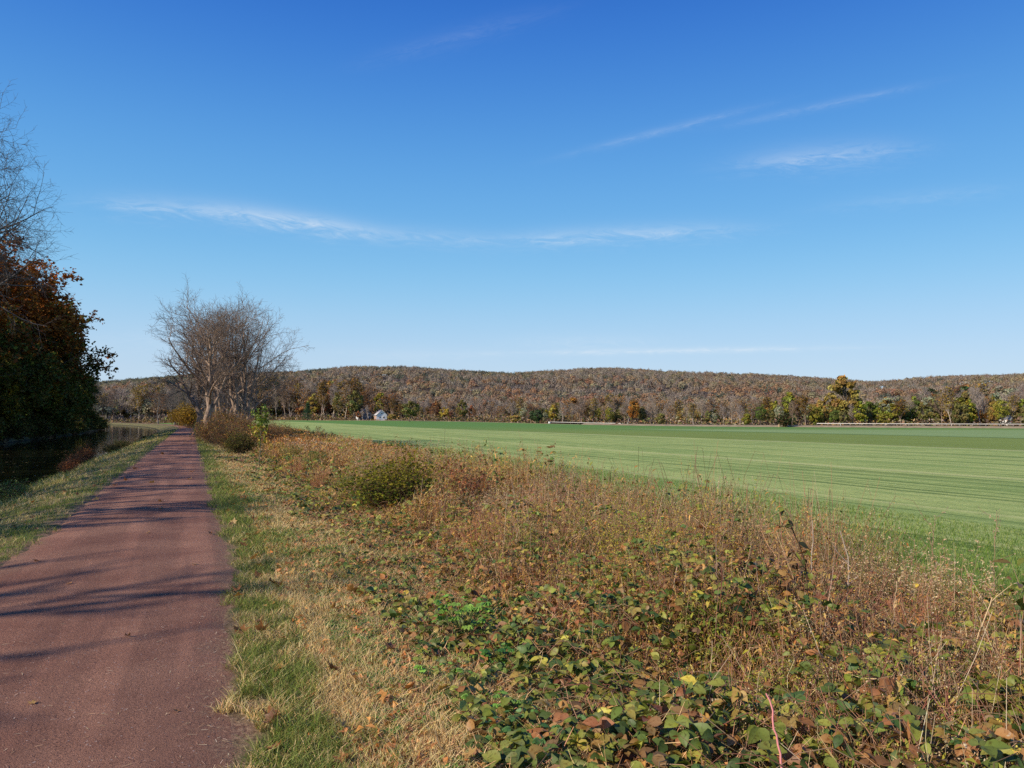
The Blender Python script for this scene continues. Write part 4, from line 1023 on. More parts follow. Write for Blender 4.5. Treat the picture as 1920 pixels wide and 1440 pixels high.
def goldenrod():
    g = Geo(); r = np.random.default_rng(106)
    X, Y, u = scatter(27000, 3.2, .25, 2.2, 118, 1.38, r, True)
    E = envelope(u, Y); t = (u - 2) / (veg_edge(Y) - 2)
    dens = np.clip((t - .12) * 2.6, 0, 1); k = (r.random(len(X)) < dens); X, Y, E, t = X[k], Y[k], E[k], t[k]; n = len(X)
    s = np.maximum(1, Y / 9) ** .72
    H = E * r.uniform(.78, 1.12, n) * (1 + .22 * (r.random(n) < .04)); base = xyz(X, Y, -.02)
    lean = r.normal(0, .11, (n, 2)); m = 5; kk = np.linspace(0, 1, m)
    P = base[:, None] + np.concatenate([lean[:, None] * (H[:, None] * kk ** 1.6)[..., None], (H[:, None] * kk)[..., None]], -1)
    zone = fbm(X, Y, 1.5, 37) + r.normal(0, .07, n); z2 = fbm(X, Y, 2.6, 38)
    sc = pick([(.36, .23, .15), (.30, .17, .12), (.42, .32, .20), (.24, .15, .10)], n, r, .2)
    tubes(g, P, (np.linspace(.0026, .0011, m)[None] * s[:, None]), 3, sc, 1)
    green = zone > .51
    # narrow leaves up the stem
    nl = 15
    f = r.uniform(.12, .95, (n, nl)); i = np.repeat(np.arange(n), nl); f = f.ravel(); fi = np.clip((f * (m - 1)).astype(int), 0, m - 2); a = (f * (m - 1) - fi)[:, None]
    pos = P[i, fi] * (1 - a) + P[i, fi + 1] * a; th = r.uniform(0, 2 * PI, len(i)); d = np.stack([np.cos(th), np.sin(th), r.normal(-.25, .5, len(i))], -1)
    cl = np.where((green[i] & (r.random(len(i)) < .8))[:, None], pick([(.20, .21, .05), (.28, .26, .06), (.13, .17, .045)], len(i), r, .2),
                  pick([(.42, .25, .12), (.34, .17, .08), (.48, .33, .14), (.24, .14, .07)], len(i), r, .25))
    L = r.uniform(.028, .062, len(i)) * s[i]
    q = pos + d * L[:, None]; w = (L * .17)[:, None]; sd = norm(np.cross(d, r.normal(size=(len(i), 3)) * .3 + np.array([0, 0, 1]))); mid = (pos + q) / 2 + np.array([0, 0, .15]) * L[:, None]
    V = np.stack([pos - sd * w * .3, pos + sd * w * .3, mid + sd * w, mid - sd * w, q + sd * w * .1, q - sd * w * .1], 1)
    Q = (np.arange(len(i))[:, None, None] * 6 + np.array([[0, 1, 2, 3], [3, 2, 4, 5]])[None]).reshape(-1, 4)
    g.add(V, Q, np.repeat(cl, 6, 0))
    # plumes: arching side sprays of fluff
    has = (r.random(n) < .28); idx = np.where(has)[0]; nb = 42
    i = np.repeat(idx, nb); f = r.uniform(.74, 1.0, len(i)); fi = np.clip((f * (m - 1)).astype(int), 0, m - 2); a = (f * (m - 1) - fi)[:, None]
    pos = P[i, fi] * (1 - a) + P[i, fi + 1] * a
    arm = r.integers(0, 6, len(i)); th = arm * 1.05 + i * 2.1 + r.normal(0, .12, len(i)); f = np.clip(.76 + .04 * arm + r.normal(0, .012, len(i)), .7, 1)
    fi = np.clip((f * (m - 1)).astype(int), 0, m - 2); a = (f * (m - 1) - fi)[:, None]; pos = P[i, fi] * (1 - a) + P[i, fi + 1] * a
    rad = (1.04 - f) * .52 * r.random(len(i)) ** .6 * s[i] ** .5
    pos = pos + np.stack([np.cos(th) * rad, np.sin(th) * rad, rad * .35 - rad ** 2 * 4], -1)
    fl = z2[i] + r.normal(0, .08, len(i))
    Cp = np.where((fl > .56)[:, None], pick([(.42, .36, .10), (.50, .42, .14), (.34, .31, .10)], len(i), r, .2), pick([(.46, .37, .28), (.40, .30, .21), (.52, .44, .35), (.36, .23, .15)], len(i), r, .2))
    cards(g, pos, r.uniform(.005, .011, len(i)) * s[i], Cp, r, 0, 1.5)
    # dry grass standing between the stems
    X, Y, u = scatter(66000, 2.9, .5, 2.0, 118, 1.45, r, True); E = envelope(u, Y); k = fbm(X, Y, .9, 51) + r.normal(0, .06, len(X)) > .44; X, Y, E = X[k], Y[k], E[k]
    f = fbm(X, Y, 1.7, 52) + r.normal(0, .06, len(X)); cg = np.where((f > .6)[:, None], pick([(.26, .27, .06), (.18, .22, .05)], len(X), r, .2), pick([(.54, .39, .20), (.46, .29, .14), (.40, .22, .11), (.34, .17, .09)], len(X), r, .2))
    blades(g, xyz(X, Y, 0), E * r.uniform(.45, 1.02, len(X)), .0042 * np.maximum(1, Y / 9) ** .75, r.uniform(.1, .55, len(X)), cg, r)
    return g.link('goldenrod_stand', [M_GRASS, M_STEM])
tag(goldenrod(), 'stand of dry brown and yellow-green goldenrod with pale seed plumes beside the field', 'goldenrod', kind='stuff')

def rust_brush():
    g = Geo(); r = np.random.default_rng(107)
    X, Y, u = scatter(60000, 4.0, .4, 34, 122, 1.3, r, True); E = veg_edge(Y); t = (u - 3) / (E - 3)
    k = r.random(len(X)) < np.clip((t - .3) * 2.2, .05, 1) * np.clip((Y - 34) / 12, 0, 1); X, Y, u = X[k], Y[k], u[k]; n = len(X)
    p = xyz(X, Y); h = 1.05 * (.6 + .7 * fbm(X, Y, 1.6, 39)); p[:, 2] += h * (1 - r.random(n) ** 2 * .8)
    C = pick([(.50, .24, .10), (.42, .19, .085), (.58, .33, .15), (.34, .20, .10)], n, r, .25)
    C = np.where((fbm(X, Y, 4, 40) + r.normal(0, .05, n) > .60)[:, None], pick([(.50, .38, .26), (.40, .30, .20)], n, r, .2), C)
    cards(g, p, .05 * (Y / 34) ** .7 * r.uniform(.7, 1.4, n), C, r, .2, 1.6)
    # scattered stems under it
    X, Y, u = X[::10], Y[::10], u[::10]; n = len(X); P = xyz(X, Y)[:, None] + np.array([0, 0, .95])[None, None] * np.linspace(0, 1, 3)[None, :, None] + r.normal(0, .05, (n, 3, 3))
    tubes(g, P, np.full((n, 3), .008), 3, pick([(.2, .12, .08)], n, r, .3), 1)
    return g.link('rusty_brush', [M_FAR, M_STEM])
tag(rust_brush(), 'low rusty orange brush along the far part of the hedge', 'brush', kind='stuff')

# maple-like fallen leaves
def lobed_leaf(seed, col, curl=.25, size=.06):
    r = np.random.default_rng(seed); g = Geo()
    a = np.linspace(-.5 * PI, 1.5 * PI, 21)[:-1]
    rad = np.array([.25, .45, .38, .8, .62, .55, .98, .7, .6, .62, 1.12, .62, .6, .7, .98, .55, .62, .8, .38, .45]) * r.uniform(.9, 1.1, 20)
    ring = np.stack([np.cos(a) * rad, np.sin(a) * rad, curl * rad ** 2 * (1 + .5 * np.sin(a * 3 + r.random() * 6)) + r.normal(0, .04, 20)], -1) * size
    V = np.concatenate([[[0, 0, 0]], ring]); Q = [[0, 1 + i, 1 + (i + 1) % 20, 1 + (i + 2) % 20] for i in range(0, 20, 2)]
    g.add(V, Q, np.array(col) * r.uniform(.85, 1.15, (21, 1)))
    k = np.linspace(0, 1, 4)[:, None]; P = (np.array([[0, -.2, 0]]) * (1 - k) + np.array([[.15, -1.2, .12]]) * k)[None] * size
    tubes(g, P, np.full((1, 4), .0011), 4, np.array(col) * .7)
    return g
leafprotos = []
for i, (c, cr) in enumerate([((.38, .185, .065), .35), ((.30, .125, .05), .6), ((.42, .26, .10), .2), ((.17, .085, .05), .8)]):
    o = lobed_leaf(200 + i, c, cr).link('fallen_leaf', M_LEAF); leafprotos.append(o)
def put_leaf(k, X, Y, s, label, group, dz=.02, rx=0.0):
    p = leafprotos[k]
    if p.name in _used: o = p.copy(); COL.objects.link(o)
    else: _used.add(p.name); o = p
    for q in ('label', 'category', 'group'):
        if q in o: del o[q]
    o.location = (X, Y, gz(X, Y) + dz); o.rotation_euler = (rx + rng.normal(0, .2), rng.normal(0, .2), rng.uniform(0, 6.28)); o.scale = (s,) * 3
    tag(o, label, 'leaf', group)
for px, py, s, k in [(283, 907, 2.0, 2), (236, 902, 1.6, 1), (355, 900, 1.5, 0), (300, 943, 1.5, 0), (254, 881, 1.9, 3), (215, 912, 1.3, 1), (360, 886, 1.3, 1), (305, 853, 2.4, 3), (180, 937, 1.3, 2), (303, 957, 1.1, 0), (277, 1003, .7, 2),
                     (70, 1056, .8, 1), (130, 1100, .6, 0), (365, 1062, .7, 2), (240, 1200, .5, 3), (330, 1340, .45, 0), (60, 1330, .5, 2), (395, 1003, .9, 1)]:
    X, Y = at(px, py); put_leaf(k, X, Y, s, 'single dry leaf lying on the red gravel path', 'dry leaves scattered on the path')
r_ = np.random.default_rng(55)
for j in range(230):
    Y = float(3.4 * (30 / 3.4) ** r_.random()); u = float(r_.uniform(1.25, 4.0)) if j % 6 else float(r_.uniform(-3.4, -1.3))
    X = float(X_of(u, Y)); 
    if abs(X) > .72 * Y: continue
    put_leaf(int(r_.choice([0, 0, 1, 1, 2, 3])), X, Y, float(r_.uniform(.6, 1.35)), 'orange-brown fallen leaf curled up in the verge grass', 'fallen leaves in the verge grass', .045, r_.normal(0, .5))
for px, py, s, k, lab in [(878, 1422, 1.0, 2, 'large pale beige leaf standing in the grass at the bottom edge'), (660, 1110, 1.5, 0, 'large orange leaf right of the grass strip, in front of the thicket'),
                          (720, 1320, 1.1, 0, 'bright orange curled leaf in the foreground grass'), (490, 1195, 1.0, 1, 'dark brown leaf on the green tuft beside the path')]:
    X, Y = at(px, py, 0); put_leaf(k, X, Y, s, lab, None, .06, .9)

# straw and crumbs on the path
g = Geo(); r = np.random.default_rng(108); X, Y, u = scatter(5200, -1.25, 1.3, 2.6, 30, 1.7, r); n = len(X)
kk = r.random(n) < (.25 + .75 * (np.abs(u) > .95)); X, Y, u = X[kk], Y[kk], u[kk]; n = len(X)
th = r.uniform(0, 2 * PI, n); d = np.stack([np.cos(th), np.sin(th), r.normal(0, .08, n)], -1); p = xyz(X, Y, .016)
ln = r.uniform(.012, .05, n)[:, None]; sd = np.stack([-np.sin(th), np.cos(th), np.zeros(n)], -1) * (.0012 + .0006 * r.random((n, 1)))
g.add(np.stack([p - sd, p + sd, p + d * ln + sd * .6, p + d * ln - sd * .6], 1), np.arange(n * 4).reshape(-1, 4), np.repeat(pick([(.48, .36, .22), (.36, .22, .14), (.55, .45, .32), (.2, .11, .07)], n, r, .2), 4, 0))
tag(g.link('straw', M_STEM), 'fine straw and crumbs scattered over the gravel path', 'straw', kind='stuff')

# ------------------------------------------------------------------ shrubs and single plants one can point at
def put(o, px, Y, label, cat, rz=0., sc=1., group=None, color=None, dz=0.0):
    X = float(col_x(px, Y)); return place(o, (X, Y, gz(X, Y) + dz), rz, sc, label, cat, group, color)
YG = [(.16, .155, .03), (.12, .13, .028), (.08, .10, .025)]
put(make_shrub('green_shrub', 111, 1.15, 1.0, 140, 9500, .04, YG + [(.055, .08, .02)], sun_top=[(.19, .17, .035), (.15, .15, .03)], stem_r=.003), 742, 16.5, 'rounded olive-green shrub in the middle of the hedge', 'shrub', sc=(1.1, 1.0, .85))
put(make_shrub('orange_leaved_shrub', 112, 1.1, .75, 60, 1500, .085, [(.34, .135, .06), (.28, .10, .05), (.40, .22, .08)], detail=True, leafmat=M_LEAF, stem_r=.003), 868, 16.8, 'shrub with large orange-brown leaves right of the rounded olive shrub', 'shrub')
put(make_shrub('grey_weed', 113, 1.35, .6, 46, 2200, .018, [(.24, .18, .14), (.17, .13, .10)], stem_col=(.20, .15, .12), stem_r=.0028), 1052, 15.5, 'grey-brown twiggy weed sticking up above the hedge against the field', 'weed')
BR = [(.26, .13, .06), (.18, .09, .05), (.34, .21, .08), (.14, .10, .05), (.16, .15, .05)]
bb = make_shrub('brown_bush', 114, 2.1, 1.9, 150, 5200, .07, BR, stem_r=.008, fuzz=1.2, stem_col=(.2, .13, .09)); bg = make_shrub('olive_bush', 115, 1.9, 1.7, 100, 8000, .075, [(.10, .10, .03), (.07, .08, .025), (.14, .11, .035)], stem_r=.007)
for p, px, Y, sc, lab in [(bb, 402, 54, .8, 'dark red-brown bush at the foot of the tallest bare tree'), (bb, 432, 46, .62, 'brown bush at the near right foot of the bare clump'), (bg, 452, 40, .5, 'small dark green bush at the near end of the bush row'),
                          (bb, 460, 60, .9, 'brown bush under the many-stemmed bare tree'), (bb, 424, 66, 1.1, 'tall tangled brown bush among the bare trunks'), (bb, 500, 58, .8, 'rusty bush at the right end of the bush row'),
                          (bg, 392, 74, .7, 'olive bush by the path beyond the tallest bare tree'), (bb, 520, 72, .85, 'far rusty bush where the hedge meets the field')]:
    put(p, px, Y, lab, 'bush', rz=px * .7, sc=sc)
yb = make_shrub('yellow_bush', 116, 3.0, 2.2, 90, 6000, .13, [(.34, .21, .05), (.28, .19, .05), (.20, .15, .05)], stem_r=.01)
for px, Y, sc, lab in [(357, 150, 1.15, 'yellow-orange bush where the path reaches the bend'), (341, 205, 1.5, 'farther yellow-brown bush beside the bend of the path')]: put(yb, px, Y, lab, 'bush', rz=px, sc=sc)
wb = make_shrub('waterside_bush', 117, 1.15, 1.5, 90, 5000, .06, [(.05, .075, .025), (.08, .07, .03), (.04, .05, .02)], stem_r=.005)
for u, Y, sc, lab in [(-4.9, 70, .5, 'dark bush at the water edge beyond the blue reflection'), (-4.7, 57, .5, 'dark leafy bush leaning over the canal from the near bank'), (-4.6, 63, .6, 'dark bush between its two neighbours on the near bank'),
                      (-4.8, 100, .3, 'brown reedy bush far along the near bank')]:
    X = float(X_of(u, Y)); place(wb, (X, Y, gz(X, Y)), Y, sc, lab, 'bush', None)
rb = make_shrub('red_weed', 118, 1.0, .6, 40, 1600, .04, [(.24, .09, .05), (.18, .08, .045), (.28, .15, .07)], stem_r=.004, stem_col=(.24, .11, .07))
for u, Y, sc, lab in [(-4.6, 43, 1.0, 'reddish weed at the canal edge'), (-4.5, 38, .75, 'small reddish weed nearer along the canal edge'), (-3.9, 32, .6, 'low reddish weed on the slope to the canal')]:
    X = float(X_of(u, Y)); place(rb, (X, Y, gz(X, Y)), Y, sc, lab, 'weed')
gw = make_shrub('waterside_plant', 119, .45, .6, 46, 1600, .05, [(.11, .16, .035), (.08, .13, .03), (.15, .19, .05)], detail=True, leafmat=M_LEAF, stem_r=.003)
X, Y = at(20, 960, -.8); place(gw, (X, Y, gz(X, Y)), 0, 1.0, 'bright green plant at the canal edge by the left border', 'plant')

# upright clumps that stand out of the hedge one by one
def make_clump(name, seed, H, R, nstem, leafpal, toppal, nleaf=22, ntop=26, stem=(.25, .16, .10), lsz=.055, narrow=.2, topsz=.009):
    r = np.random.default_rng(seed); root = empty(name); gs, gl, gp = Geo(), Geo(), Geo(); m = 6; k = np.linspace(0, 1, m)
    a = r.uniform(0, 2 * PI, nstem); q = np.sqrt(r.random(nstem)); b = np.stack([np.cos(a) * q, np.sin(a) * q], -1) * R * .55
    out = b * .75 + r.normal(0, .10, (nstem, 2)); h = H * r.uniform(.6, 1.05, nstem) * (1.05 - .3 * q)
    P = np.concatenate([b[:, None] + out[:, None] * (k ** 1.6)[None, :, None], (h[:, None] * k)[..., None]], -1); P[:, 1:, :2] += r.normal(0, .012, (nstem, m - 1, 2))
    tubes(gs, P, np.linspace(.0032, .0014, m)[None].repeat(nstem, 0), 4, pick([stem], nstem, r, .25))
    i = np.repeat(np.arange(nstem), nleaf); f = r.uniform(.12, .9, len(i)) * (m - 1); fi = f.astype(int); w_ = (f - fi)[:, None]; p = P[i, fi] * (1 - w_) + P[i, np.minimum(fi + 1, m - 1)] * w_
    th = r.uniform(0, 2 * PI, len(i)); d = np.stack([np.cos(th), np.sin(th), r.normal(0, .4, len(i))], -1); L = lsz * r.uniform(.6, 1.3, len(i))
    leaves(gl, p, d, r.normal(0, .3, (len(i), 3)) + np.array([0, 0, 1.]), L, L * narrow, pick(leafpal, len(i), r, .22), .1, .35, detail=False)
    i = np.repeat(np.arange(nstem), ntop); arm = r.integers(0, 7, len(i)); f = .74 + .042 * arm; z = f * (m - 1); fi = np.clip(z.astype(int), 0, m - 2); w_ = (z - fi)[:, None]; p = P[i, fi] * (1 - w_) + P[i, fi + 1] * w_
    th = arm * 2.4 + i * 1.3; rad = (1.06 - f) * .5 * r.random(len(i)) ** .6; p = p + np.stack([np.cos(th) * rad, np.sin(th) * rad, rad * .5 - rad ** 2 * 4], -1)
    cards(gp, p, topsz * r.uniform(.6, 1.3, len(i)), pick(toppal, len(i), r, .2), r, 0, 1.6)
    gs.link('stems', M_STEM, root); gl.link('leaves', M_GRASS, root); gp.link('seed_heads', M_GRASS, root); return root
ck = {'gold': (make_clump('goldenrod_clump', 151, 1.3, .55, 60, [(.24, .26, .05), (.32, .30, .06), (.17, .21, .045)], [(.55, .46, .10), (.44, .39, .10), (.36, .34, .10)], 26, 30), 'yellow-green goldenrod clump', 'goldenrod'),
      'pale': (make_clump('seeded_clump', 152, 1.25, .5, 46, [(.34, .22, .14), (.26, .15, .10)], [(.50, .40, .30), (.42, .32, .22), (.56, .47, .37)], 14, 60, topsz=.011), 'clump with fluffy pale seed heads', 'weed clump'),
      'red': (make_clump('brown_clump', 153, 1.1, .45, 70, [(.34, .15, .08), (.27, .12, .07), (.42, .22, .10)], [(.40, .25, .15), (.34, .19, .12)], 20, 10, stem=(.34, .17, .11)), 'red-brown stemmed clump', 'weed clump'),
      'olive': (make_clump('olive_clump', 154, 1.05, .6, 80, [(.14, .16, .04), (.11, .14, .035), (.20, .19, .05)], [(.24, .24, .06)], 30, 6, lsz=.06, narrow=.3), 'dense olive green clump', 'weed clump')}
for kd, px, Y, sc, where in [
        ('gold', 1130, 11.5, 1.0, 'right of the grey-brown twiggy weed'), ('gold', 1182, 9.6, 1.0, 'in the middle of the hedge, left of the pale-plumed slender weed'), ('gold', 1292, 9.0, 1.0, 'under the slender weed with the pale plume'),
        ('gold', 1216, 7.9, .85, 'nearest the viewer, in front of its taller neighbours'), ('gold', 1350, 10.2, .9, 'left of the rusty dock-like seed head'), ('gold', 1058, 12.0, .8, 'in front of the grey-brown twiggy weed'),
        ('gold', 800, 19.0, .8, 'touching the right flank of the rounded olive shrub'), ('pale', 938, 14.5, 1.0, 'right of the shrub with large orange-brown leaves'), ('pale', 1006, 13.2, .95, 'left of the grey-brown twiggy weed'),
        ('pale', 1462, 9.4, 1.0, 'behind the dark leaning cane'), ('pale', 1622, 8.5, 1.0, 'right behind the grey forked stalk'), ('pale', 1392, 10.9, 1.1, 'beside the rusty dock-like seed head'), ('pale', 1775, 8.1, 1.05, 'between the two feathery weeds at the right'),
        ('pale', 700, 27, 1.0, 'behind and left of the rounded olive shrub'), ('pale', 655, 33, 1.05, 'farther along the hedge toward the bare trees'), ('red', 1465, 7.0, .9, 'at the foot of the dark leaning cane'), ('red', 1255, 7.0, .8, 'in front of the nearest goldenrod clump'),
        ('red', 905, 10.8, .8, 'in front of the shrub with large orange-brown leaves'), ('red', 560, 26, .75, 'at the left border of the hedge, nearer than the sapling'), ('red', 600, 21, .7, 'on the verge side of the hedge, left of the rounded olive shrub'),
        ('red', 1700, 7.2, .85, 'right of the thin straw stalk'), ('olive', 590, 33, 1.0, 'right of the sapling'), ('olive', 650, 19, .75, 'left of the rounded olive shrub'), ('olive', 545, 38, 1.0, 'close behind the sapling'), ('olive', 1340, 6.3, .75, 'in the near thicket, right of the bright green lobed plant'),
        ('olive', 985, 9.5, .7, 'in the middle of the thicket, behind the bright green lobed plant')]:
    p, lab, cat = ck[kd]; put(p, px, Y, f'{lab} {where}', cat, rz=px * .37, sc=(sc * 1.05, sc * 1.05, sc))

# sapling with yellow-green leaves
def sapling():
    r = np.random.default_rng(120); root = empty('sapling'); gs, gl = Geo(), Geo()
    P, R = trunk_line(r, 2.35, .022, 8, .06, (.03, 0)); tubes(gs, P, R, 7, (.22, .19, .12))
    P1, R1 = grow(r, P, R, 9, .75, 48, .1, .12, 6, .35, .95, .55, .4, lambda t: 1.35 - t); tubes(gs, P1, R1, 5, (.2, .17, .1))
    P2, R2 = grow(r, P1, R1, 3, .25, 40, .1, .05, 4, .3, 1, .6, .5); tubes(gs, P2, R2, 4, (.2, .17, .1))
    PP = np.concatenate([P1[:, 2:].reshape(-1, 3), P2[:, 1:].reshape(-1, 3), P[0, -3:]]); n = 330; pp = PP[r.integers(0, len(PP), n)] + r.normal(0, .035, (n, 3))
    C = np.where((pp[:, 2:3] > 1.6), pick([(.14, .20, .035), (.2, .24, .04)], n, r, .2), pick([(.36, .33, .04), (.28, .28, .04), (.18, .22, .04), (.40, .26, .05)], n, r, .2))
    leaves(gl, pp, r.normal(size=(n, 3)) + np.array([0, 0, -.4]), r.normal(size=(n, 3)) * .5 + np.array([0, -.2, 1]), r.uniform(.09, .16, n), r.uniform(.06, .10, n), C, detail=False)
    gs.link('stem', M_BARK, root); gl.link('leaves', M_LEAF, root); return root
put(sapling(), 487, 29.5, 'young sapling with yellow-green leaves standing before the bare trees', 'sapling')

# bright green seedling patch in front of the thicket
def palmate_plant(name, seed, n_leaf, H, spread, size, pal, lobes=5, stem_col=(.16, .2, .06)):
    r = np.random.default_rng(seed); root = empty(name); gs, gl = Geo(), Geo()
    a = r.uniform(0, 2 * PI, n_leaf); q = np.sqrt(r.random(n_leaf)) * spread; tip = np.stack([np.cos(a) * q, np.sin(a) * q * .8, H * r.uniform(.45, 1, n_leaf)], -1)
    k = np.linspace(0, 1, 5)[None, :, None]; P = tip[:, None] * k * np.array([1, 1, 0]) + tip[:, None] * (k ** .6) * np.array([0, 0, 1]) + np.zeros((n_leaf, 5, 3))
    tubes(gs, P, np.linspace(.0028, .0014, 5)[None].repeat(n_leaf, 0), 4, stem_col)
    hd = a + r.normal(0, .5, n_leaf); C = pick(pal, n_leaf, r, .18); nr = np.stack([r.normal(0, .5, n_leaf), r.normal(-.45, .45, n_leaf), np.ones(n_leaf)], -1); sz = size * r.uniform(.6, 1.2, n_leaf)
    for j in range(lobes):
        o = (j - (lobes - 1) / 2) * (2.3 / (lobes - 1)); d = np.stack([np.cos(hd + o), np.sin(hd + o), np.full(n_leaf, -.12)], -1)
        leaves(gl, tip, d, nr, sz * (1 - .13 * abs(o)), sz * .5, C * (1 + .05 * j), .10, .15)
    gs.link('stems', M_STEM, root); gl.link('leaves', M_LEAF, root); return root
BG = [(.16, .28, .05), (.11, .21, .04), (.22, .34, .07)]
X, Y = at(868, 1190, -.02); place(palmate_plant('green_seedling', 131, 40, .36, .27, .06, BG), (X, Y, gz(X, Y)), 0, 1, 'bright green lobed-leaf plant in front of the thicket', 'plant')
X, Y = at(925, 1315, 0); place(palmate_plant('green_seedling', 132, 12, .12, .16, .06, BG), (X, Y, gz(X, Y)), 0, 1, 'small bright green plant below the larger one, near the bottom edge', 'plant')
X, Y = at(945, 1225, 0); place(palmate_plant('green_weed', 133, 30, .16, .20, .05, [(.05, .13, .03), (.08, .17, .035)]), (X, Y, gz(X, Y)), 0, 1, 'darker green low weed right below the bright lobed plant', 'plant')
X, Y = at(1010, 1375, 0); place(palmate_plant('green_weed', 134, 34, .13, .28, .055, [(.06, .13, .04), (.09, .18, .05)]), (X, Y, gz(X, Y)), 0, 1, 'spreading green weed at the bottom edge of the photo', 'plant')
X, Y = at(835, 1265, 0); place(palmate_plant('green_weed', 135, 16, .10, .18, .04, BG), (X, Y, gz(X, Y)), 0, 1, 'sprig of green leaves left of the darker low weed', 'plant')

# red cane
def cane(name, pts, r0, r1, col, leafn=0, lp=None, lsize=.06, seed=1, side=0):
    r = np.random.default_rng(seed); pts = np.array(pts, float); o = pts[0].copy(); root = empty(name, tuple(o)); pts = pts - o
    t = np.linspace(0, len(pts) - 1, 14); P = np.stack([np.interp(t, np.arange(len(pts)), pts[:, i]) for i in range(3)], -1)[None]; P[0, 1:-1] += r.normal(0, .004, (12, 3))
    gs = Geo(); tubes(gs, P, np.linspace(r0, r1, 14)[None], 7, col)
    if side:
        P1, R1 = grow(r, P, np.linspace(r0, r1, 14)[None], side, .22, 45, .1, .1, 4, .35, .98, .5, .5); tubes(gs, P1, R1, 4, col); tips = np.concatenate([P1[:, 1:].reshape(-1, 3), P[0, 4:]])
    else: tips = P[0, 3:]
    gs.link('stem', M_STEM, root, True)
    if leafn:
        gl = Geo(); pp = tips[r.integers(0, len(tips), leafn)]; d = r.normal(size=(leafn, 3)) + np.array([0, 0, -.5])
        leaves(gl, pp, d, r.normal(size=(leafn, 3)) * .5 + np.array([0, -.3, 1]), lsize * r.uniform(.7, 1.3, leafn), lsize * .5 * r.uniform(.7, 1.2, leafn), pick(lp, leafn, r, .2)); gl.link('leaves', M_LEAF, root)
    return root
def P3(px, py, Y): return (float(col_x(px, Y)), Y, float(row_z(py, Y)))
def base(px, Y): X = float(col_x(px, Y)); return (X, Y, gz(X, Y))
GRY = (.34, .28, .23)
tag(cane('pink_cane', [base(1462, 3.3), P3(1456, 1440, 3.32), P3(1446, 1370, 3.36), P3(1428, 1300, 3.42)], .006, .0035, (.52, .20, .20)), 'pink-red leafless cane rising from the bottom edge', 'cane')
tag(cane('forked_stalk', [base(1572, 7.4), P3(1578, 1180, 7.4), P3(1582, 1100, 7.4), P3(1586, 1050, 7.4), P3(1570, 995, 7.4)], .011, .004, GRY, side=3, seed=3), 'tall grey forked dead stalk standing above the brambles', 'dead stalk')
tag(cane('straight_stalk', [base(1516, 7.7), P3(1516, 1100, 7.7), P3(1519, 976, 7.7)], .006, .0025, (.42, .36, .30)), 'thin straight pale stalk left of the forked one', 'dead stalk')
tag(cane('leafy_cane', [base(1508, 6.3), P3(1510, 1150, 6.3), P3(1508, 1070, 6.3), P3(1494, 1020, 6.25), P3(1474, 975, 6.2)], .006, .003, (.07, .04, .03), 26, [(.06, .06, .02), (.03, .03, .015), (.2, .2, .04), (.28, .13, .05)], .075, 5, 5), 'dark leaning cane with drooping olive leaves left of the straight stalk', 'cane')
tag(cane('dry_stalk', [base(1790, 5.6), P3(1800, 1250, 5.6), P3(1822, 1190, 5.6), P3(1850, 1120, 5.6)], .006, .004, (.46, .34, .2), side=3, seed=8), 'leaning straw coloured stalk near the right edge', 'dead stalk')
tag(cane('dry_stalk', [base(1662, 6.6), P3(1668, 1140, 6.6), P3(1674, 1090, 6.6)], .004, .002, (.46, .34, .22), 6, [(.45, .33, .18)], .06, 9, 2), 'thin straw stalk between the forked stalk and the leaning one', 'dead stalk')
for px, Y, h, sd, lab in [(1905, 5.0, 1.35, 1, 'curled brown-green leaves on a cane at the right edge'), (1700, 8.6, 1.15, 2, 'brown seed-headed weed in front of the field, right of the forked stalk'), (1740, 9.0, 1.4, 3, 'tall feathery weed against the field near the right edge'),
                       (1855, 8.4, 1.5, 4, 'tallest feathery weed against the field at the right'), (1245, 13.5, 1.25, 5, 'slender weed with pale plume rising before the field'), (1420, 11.0, 1.3, 6, 'rusty dock-like seed head above the goldenrod')]:
    b = base(px, Y); top = (b[0] + .05, b[1], b[2] + h)
    tag(cane('tall_weed' if sd > 1 else 'leafy_cane', [b, ((b[0] + top[0]) / 2 - .03, b[1], b[2] + h * .6), top], .004, .002, (.26, .17, .11), 90 if sd > 1 else 14, [(.45, .35, .27), (.34, .24, .17)] if sd > 1 else [(.16, .10, .04), (.12, .13, .03)], .022 if sd > 1 else .12, sd + 20, 7 if sd > 1 else 2), lab, 'weed' if sd > 1 else 'cane')

# leaves floating on the canal
g = Geo(); r = np.random.default_rng(109); n = 500; Y = 20 + 90 * r.random(n) ** 1.4; u = -5.4 - 12 * r.random(n) ** 1.3; X = X_of(u, Y)
a = r.uniform(0, 6.28, n); s = r.uniform(.03, .09, n) * (Y / 30) ** .5; d = np.stack([np.cos(a), np.sin(a), 0 * a], -1) * s[:, None]; e = np.stack([-np.sin(a), np.cos(a), 0 * a], -1) * s[:, None] * .5; c = np.stack([X, Y, 0 * X - .994], -1)
g.add(np.stack([c - d, c - e, c + d, c + e], 1), np.arange(4 * n).reshape(-1, 4), np.repeat(pick([(.30, .22, .12), (.2, .13, .07), (.4, .32, .2)], n, r, .3), 4, 0))
tag(g.link('floating_leaves', M_LEAF), 'fallen leaves floating on the dark canal water', 'floating leaves', kind='stuff')

